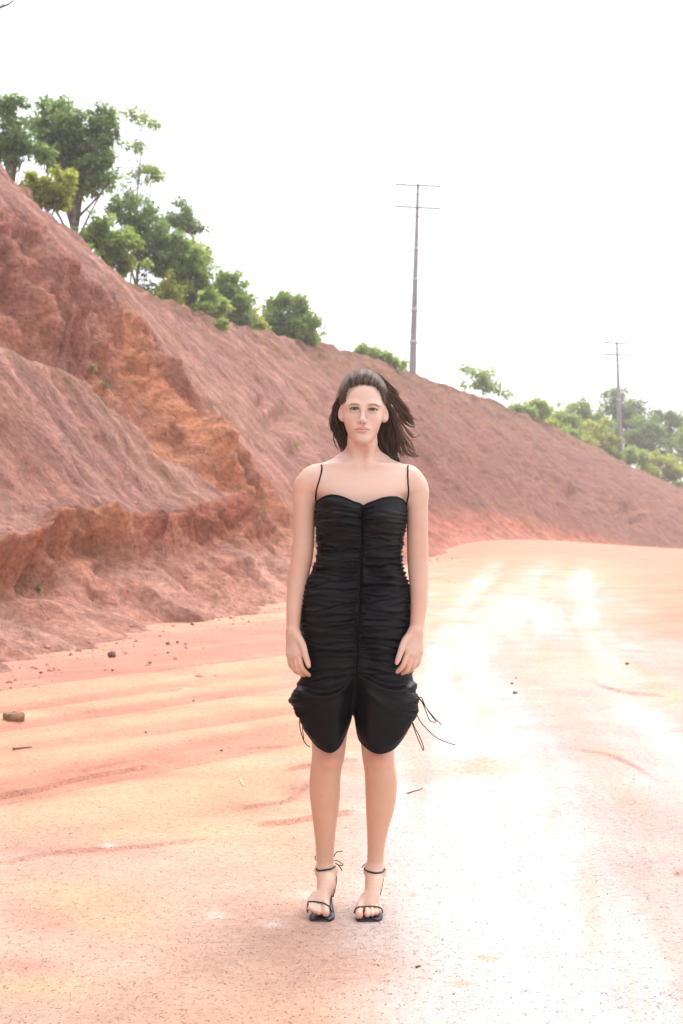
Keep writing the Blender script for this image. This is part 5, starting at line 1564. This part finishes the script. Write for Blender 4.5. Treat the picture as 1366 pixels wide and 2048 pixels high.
# creeper hanging over the bank edge, and small tufts growing on the face
def tuft(px, py, rx, ry, n, size, tone, seed, label, name="weed", cat="weed", stems=6):
    rng = np.random.default_rng(seed)
    p = on_bank(px, py)
    k = p[1] / FPX
    t = empty(name, tuple(p), label, cat, "small plants growing on the bank face")
    cs, rs = [], []
    s = Soup()
    for i in range(stems):
        q = np.array([rng.normal(0, rx * k * .55), -rng.uniform(0, .25) * rx * k, rng.uniform(-.3, 1.0) * ry * k])
        q[1] -= .12
        cs.append(q); rs.append((rx * k * .42, rx * k * .42, ry * k * .42))
        s.tube(catmull([(0, .1, -.05), q * .5 + np.array([0, 0, .03]), q], 6), .008, 4)
    V, F, C = leaves(cs, rs, n, size, *GREENS[tone], rng)
    make_mesh("leaves", V, F, LEAF, t, False, C)
    s.build("stem", BARK, t)
tuft(415, 628, 34, 16, 700, .15, 'pale', 31, "green creeper spilling over the top edge of the bank", "creeper", "creeper", 9)
tuft(440, 655, 14, 14, 260, .14, 'pale', 32, "small tongue of creeper hanging below the bank edge", "creeper", "creeper", 5)
tuft(590, 890, 9, 7, 60, .08, 'yellow', 33, "small bright green tuft on the bank beside the woman's hair")
tuft(186, 742, 14, 10, 60, .05, 'pale', 34, "dull green weed in the gully below the orange scarp")
tuft(212, 772, 9, 6, 60, .05, 'grey', 35, "tiny grey green weed lower down the orange gully")
tuft(88, 1182, 8, 9, 30, .03, 'yellow', 36, "thin green weed at the foot of the bench cut")

# ---- utility poles
CONC = simple_mat("weathered_timber", (0.22, 0.212, 0.212), 0.85, 0.25, noise=(2.2, 0.22), bump=(9.0, 0.4, 0.02))
STEEL = simple_mat("galvanised_steel", (0.34, 0.34, 0.34), 0.5, 0.5)
PORC = simple_mat("grey_porcelain", (0.45, 0.43, 0.41), 0.3, 0.5)
def pole(label, top, base_px, base_py, depth, w_top, w_base, arms, half, bands):
    k = depth / FPX
    b = at(base_px, base_py, depth); t_ = at(*top, depth)
    g = on_ridge(base_px, 1.0)
    axis = (t_ - b); axis /= np.linalg.norm(axis)
    foot = b - axis * max(1.0, (b[2] - g[2] + 1.2) / axis[2])
    e = empty("utility_pole", tuple(foot), label, "utility pole", "utility poles along the road")
    path = np.linspace(foot, t_, 16); fr = np.linspace(0, 1, 16)
    s = Soup(); s.tube(path - foot, (w_base + (w_top - w_base) * fr) * k / 2, 10); s.build("post", CONC, e)
    for py in bands:                                             # steel bands round the post
        f = (base_py - py) / (base_py - top[1]); p = b + (t_ - b) * f
        r = (w_base + (w_top - w_base) * f) * k / 2
        s = Soup(); s.tube(np.array([p - axis * .12, p + axis * .12]) - foot, r * 1.13, 10); s.build("band", STEEL, e)
    for (py, tilt) in arms:
        f = (base_py - py) / (base_py - top[1]); p = b + (t_ - b) * f
        L = half * k
        d = np.array([1.0, 0.12, tilt]); d /= np.linalg.norm(d)
        c = p + np.array([0, -(w_top * k / 2 + .07), 0])
        th = math.atan2(d[1], d[0])
        rot = np.array([[d[0], -math.sin(th), 0], [d[1], math.cos(th), 0], [d[2], 0, 1]])
        s = Soup(); s.box(c - foot, (2 * L, .12, .09 * max(1, depth / 90)), rot); arm = s.build("crossarm", CONC, e, False)
        for q in (-.96, -.62, .62, .96):
            ip = c + d * L * q + np.array([0, 0, .06])
            s = Soup(); s.tube(np.array([ip, ip + (0, 0, .07), ip + (0, 0, .10), ip + (0, 0, .17), ip + (0, 0, .20), ip + (0, 0, .26)]) - foot, [.02, .02, .06, .045, .06, .03], 8); s.build("insulator", PORC, arm)
        for q in (-1, 1):
            s = Soup(); s.tube(np.array([c + d * L * .42 * q - (0, 0, .03), p - axis * .75 + np.array([0, -.12, 0])]) - foot, .022, 5); s.build("brace", STEEL, arm)
    s = Soup(); s.tube(np.array([t_, t_ + axis * .18]) - foot, [w_top * k * .32, w_top * k * .2], 8); s.build("cap", STEEL, e)
    return e
pole("tall grey utility pole with two crossarms rising behind the bank near the woman", (836, 368), 825, 745, 96, 5.5, 16, [(372, -.012), (416, -.030)], 46, [498, 560, 620, 684])
pole("smaller grey utility pole standing among the far wood", (1233.5, 684), 1241, 898, 139, 4.2, 12, [(687, -.05), (710, -.02)], 29, [728, 745, 800])

# ---- a bare branch reaching in from a tree that stands outside the picture on the left
def bare_tree():
    rng = np.random.default_rng(77)
    d0 = 22.0
    foot = np.array([-11.2, 23.0, 9.4])
    e = empty("bare_tree", tuple(foot), "thin bare branch reaching into the sky from the left", "tree")
    s = Soup()
    s.tube(catmull([foot - (0, 0, .8), foot + (.3, 0, 1.2), foot + (1.0, -.3, 2.2)], 10) - foot, np.linspace(.10, .06, 10), 8)
    s.build("trunk", BARK, e)
    a = foot + (1.0, -.3, 2.2)
    tip = at(34, -6, d0)
    s = Soup()
    pth = catmull([a, (a + at(-300, 120, d0)) / 2, at(-120, 70, d0), at(-30, 30, d0), at(2, 14, d0), at(18, 8, d0), tip], 30)
    s.tube(pth - foot, np.linspace(.05, .008, 30), 6)
    for (p, q, r) in [((-30, 30), (6, 68), .008), ((-14, 50), (5, 52), .006), ((4, 14), (14, -14), .010), ((-40, 40), (2, 36), .006), ((-60, 48), (-10, 90), .008)]:
        s.tube(catmull([at(*p, d0), (at(*p, d0) + at(*q, d0)) / 2 + (0, 0, .02), at(*q, d0)], 8) - foot, np.linspace(r, .004, 8), 5)
    s.build("branch", BARK, e)
bare_tree()

# ---- stones and sticks lying on the road
STONE = simple_mat("brown_stone", (0.26, 0.15, 0.09), 0.85, 0.25, noise=(30.0, 0.35), bump=(60.0, 0.7, 0.01))
DARKS = simple_mat("dark_stone", (0.150, 0.095, 0.075), 0.8, 0.25, noise=(30.0, 0.3), bump=(60.0, 0.7, 0.01))
TWIG = simple_mat("dry_twig", (0.11, 0.075, 0.055), 0.8, 0.2)
PALEW = simple_mat("pale_straw", (0.62, 0.52, 0.40), 0.8, 0.2)
def stone(px, py, w, h, mat, seed, label, boxy=False, group="stones lying on the road"):
    rng = np.random.default_rng(seed)
    g = ground_hit(px, py); k = g[1] / FPX
    n1, n2 = 9, 12
    T, Ph = np.meshgrid(np.linspace(0.02, np.pi - .02, n1), np.linspace(0, 2 * np.pi, n2, endpoint=False), indexing='ij')
    ex = .45 if boxy else .85
    f = lambda v: np.sign(v) * np.abs(v) ** ex
    V = np.stack([f(np.sin(T) * np.cos(Ph)), f(np.sin(T) * np.sin(Ph)) * .8, f(np.cos(T))], -1)
    V = V * (1 + .35 * (rng.random((n1, n2, 1)) - .5) * (.5 if boxy else 1))
    V = V * np.array([w * k / 2, w * k / 2, h * k / 2])
    a = rng.uniform(-.5, .5); c_, s_ = math.cos(a), math.sin(a)
    V = V.reshape(-1, 3) @ np.array([[c_, -s_, 0], [s_, c_, 0], [0, 0, 1]]).T
    z = float(ground_z(g[0], g[1]))
    o = make_mesh("stone", V, [grid_faces(n1, n2, True)], mat, smooth=False, loc=(g[0], g[1], z + h * k * .30))
    tag(o, label, "stone", group)
stone(28, 1440, 40, 20, STONE, 1, "blocky brown stone like a half brick lying on the road", True)
stone(224, 1312, 17, 13, DARKS, 2, "dark pointed stone alone on the rilled side of the road")
for i, (x, y, w) in enumerate([(336, 1288, 10), (355, 1285, 7), (371, 1288, 6), (225, 1340, 6), (480, 1207, 9), (82, 1345, 7), (100, 1383, 6), (292, 1465, 5), (387, 1402, 6), (443, 1502, 6), (336, 1305, 6), (300, 1325, 7)]):
    stone(x, y, w, w * .6, DARKS if i % 2 else STONE, 10 + i, ("dark grey" if i % 2 else "brown") + " pebble scattered on the rilled ground below the bank", group=("dark" if i % 2 else "brown") + " pebbles below the bank")
for i, (x, y, w) in enumerate([(198, 1605, 9), (186, 1618, 7), (200, 1617, 8)]):
    stone(x, y, w, w * .4, DARKS, 40 + i, "tiny dark pebble in a close group of three", group="three small pebbles")
for i, (x, y, w) in enumerate([(1030, 1386, 9), (1024, 1367, 6), (1254, 1329, 8), (1032, 1356, 4)]):
    stone(x, y, w, w * .5, DARKS, 50 + i, "dark pebble on the pale driven track", group="pebbles on the pale track")
def stick(pts, r, mat, label, name="twig", cat="twig"):
    q = np.array([ground_hit(*p) for p in pts]); q[:, 2] = ground_z(q[:, 0], q[:, 1]) + r * 1.0
    q = catmull(q, 12); c = q.mean(0)
    s = Soup(); s.tube(q - c, r * np.linspace(1, .5, 12), 6)
    o = s.build(name, mat); o.location = c
    tag(o, label, cat)
stick([(815, 1588), (826, 1584), (835, 1582), (846, 1577)], .0032, TWIG, "short dark twig on the road beside the woman's leg")
stick([(26, 1500), (44, 1498), (64, 1496)], .006, TWIG, "dark stick lying among the rills near the blocky stone")
stick([(480, 1560), (484, 1568), (488, 1574)], .004, PALEW, "pale dry straw on the orange ground left of the woman")
stick([(832, 1936), (838, 1934), (842, 1934)], .003, TWIG, "tiny dark twig on the pink ground before the woman")

# ---- loose crumbs of clay: too many and too small to count
CRUMB = simple_mat("clay_crumbs", (0.40, 0.19, 0.135), 0.9, 0.2, noise=(9.0, 0.45))
def crumbs(name, label, P, size, seed):
    rng = np.random.default_rng(seed)
    n = len(P)
    B0 = np.array([(1, 0, -.1), (-.5, .87, -.1), (-.5, -.87, -.1), (.1, .1, .75), (0, 0, -.6)])
    V = B0[None] * (1 + rng.uniform(-.35, .35, (n, 5, 3)))
    a = rng.uniform(0, 6.28, n); ca, sa = np.cos(a), np.sin(a)
    V = np.stack([V[..., 0] * ca[:, None] - V[..., 1] * sa[:, None], V[..., 0] * sa[:, None] + V[..., 1] * ca[:, None], V[..., 2]], -1)
    V = V * size[:, None, None] + P[:, None, :]
    f0 = np.array([(0, 1, 3), (1, 2, 3), (2, 0, 3), (1, 0, 4), (2, 1, 4), (0, 2, 4)])
    F = (np.arange(n)[:, None, None] * 5 + f0[None]).reshape(-1, 3)
    o = make_mesh(name, V.reshape(-1, 3), F, CRUMB, None, False)
    tag(o, label, kind="stuff")
def build_crumbs():
    rng = np.random.default_rng(404)
    road_o = bpy.data.objects["road"]; bank_o = bpy.data.objects["embankment"]
    bpy.context.view_layer.update()
    def drop(x, y, objs):
        best = None
        for o in objs:
            h, loc, nrm, _ = o.ray_cast(Vector((x, y, 30.0)), Vector((0, 0, -1)))
            if h and (best is None or loc.z > best): best = loc.z
        return 0.0 if best is None else best
    P, S_ = [], []
    for i in range(600):                                       # debris along the foot of the bank
        y = rng.uniform(10, 40) if i % 3 else rng.uniform(10, 20)
        xb = np.interp(y, [3, 13, 23.5, 33.5, 40, 46.5], [-5, -2.95, -.95, .5, 1.6, 2.7])
        x = xb + .35 + abs(rng.normal(0, .7)) * (1 if rng.random() < .75 else -1)
        P.append((x, y, drop(x, y, (road_o, bank_o)))); S_.append(.012 + .035 * rng.random() ** 4 * (1 if y < 25 else 1.6))
    crumbs("clay_rubble", "loose clay rubble along the foot of the bank", np.array(P), np.array(S_), 1)
    P, S_ = [], []
    for i in range(2600):                                       # grit over the near road
        y = 3.4 + 14 * rng.random() ** 1.7; x = rng.uniform(-.27, .27) * y
        if .25 > abs(x - .06) and 4.2 < y < 4.7: continue
        P.append((x, y, drop(x, y, (road_o,)))); S_.append(.0014 + .0045 * rng.random() ** 7)
    crumbs("road_grit", "fine clay grit strewn over the road", np.array(P), np.array(S_), 2)
build_crumbs()

# ---- hazy air round the whole place
def build_haze():
    m = bpy.data.materials.new("haze"); m.use_nodes = True
    nt = m.node_tree; nt.nodes.clear()
    out = nt.nodes.new("ShaderNodeOutputMaterial"); v = nt.nodes.new("ShaderNodeVolumePrincipled")
    v.inputs["Color"].default_value = (0.95, 0.96, 0.97, 1); v.inputs["Density"].default_value = 0.0009; v.inputs["Anisotropy"].default_value = 0.35
    nt.links.new(v.outputs[0], out.inputs["Volume"])
    s = Soup(); s.box((0, 130, 11.0), (2200, 700, 34.0))
    o = s.build("haze", m, None, False); tag(o, "thin pale haze in the air", kind="stuff")
build_haze()
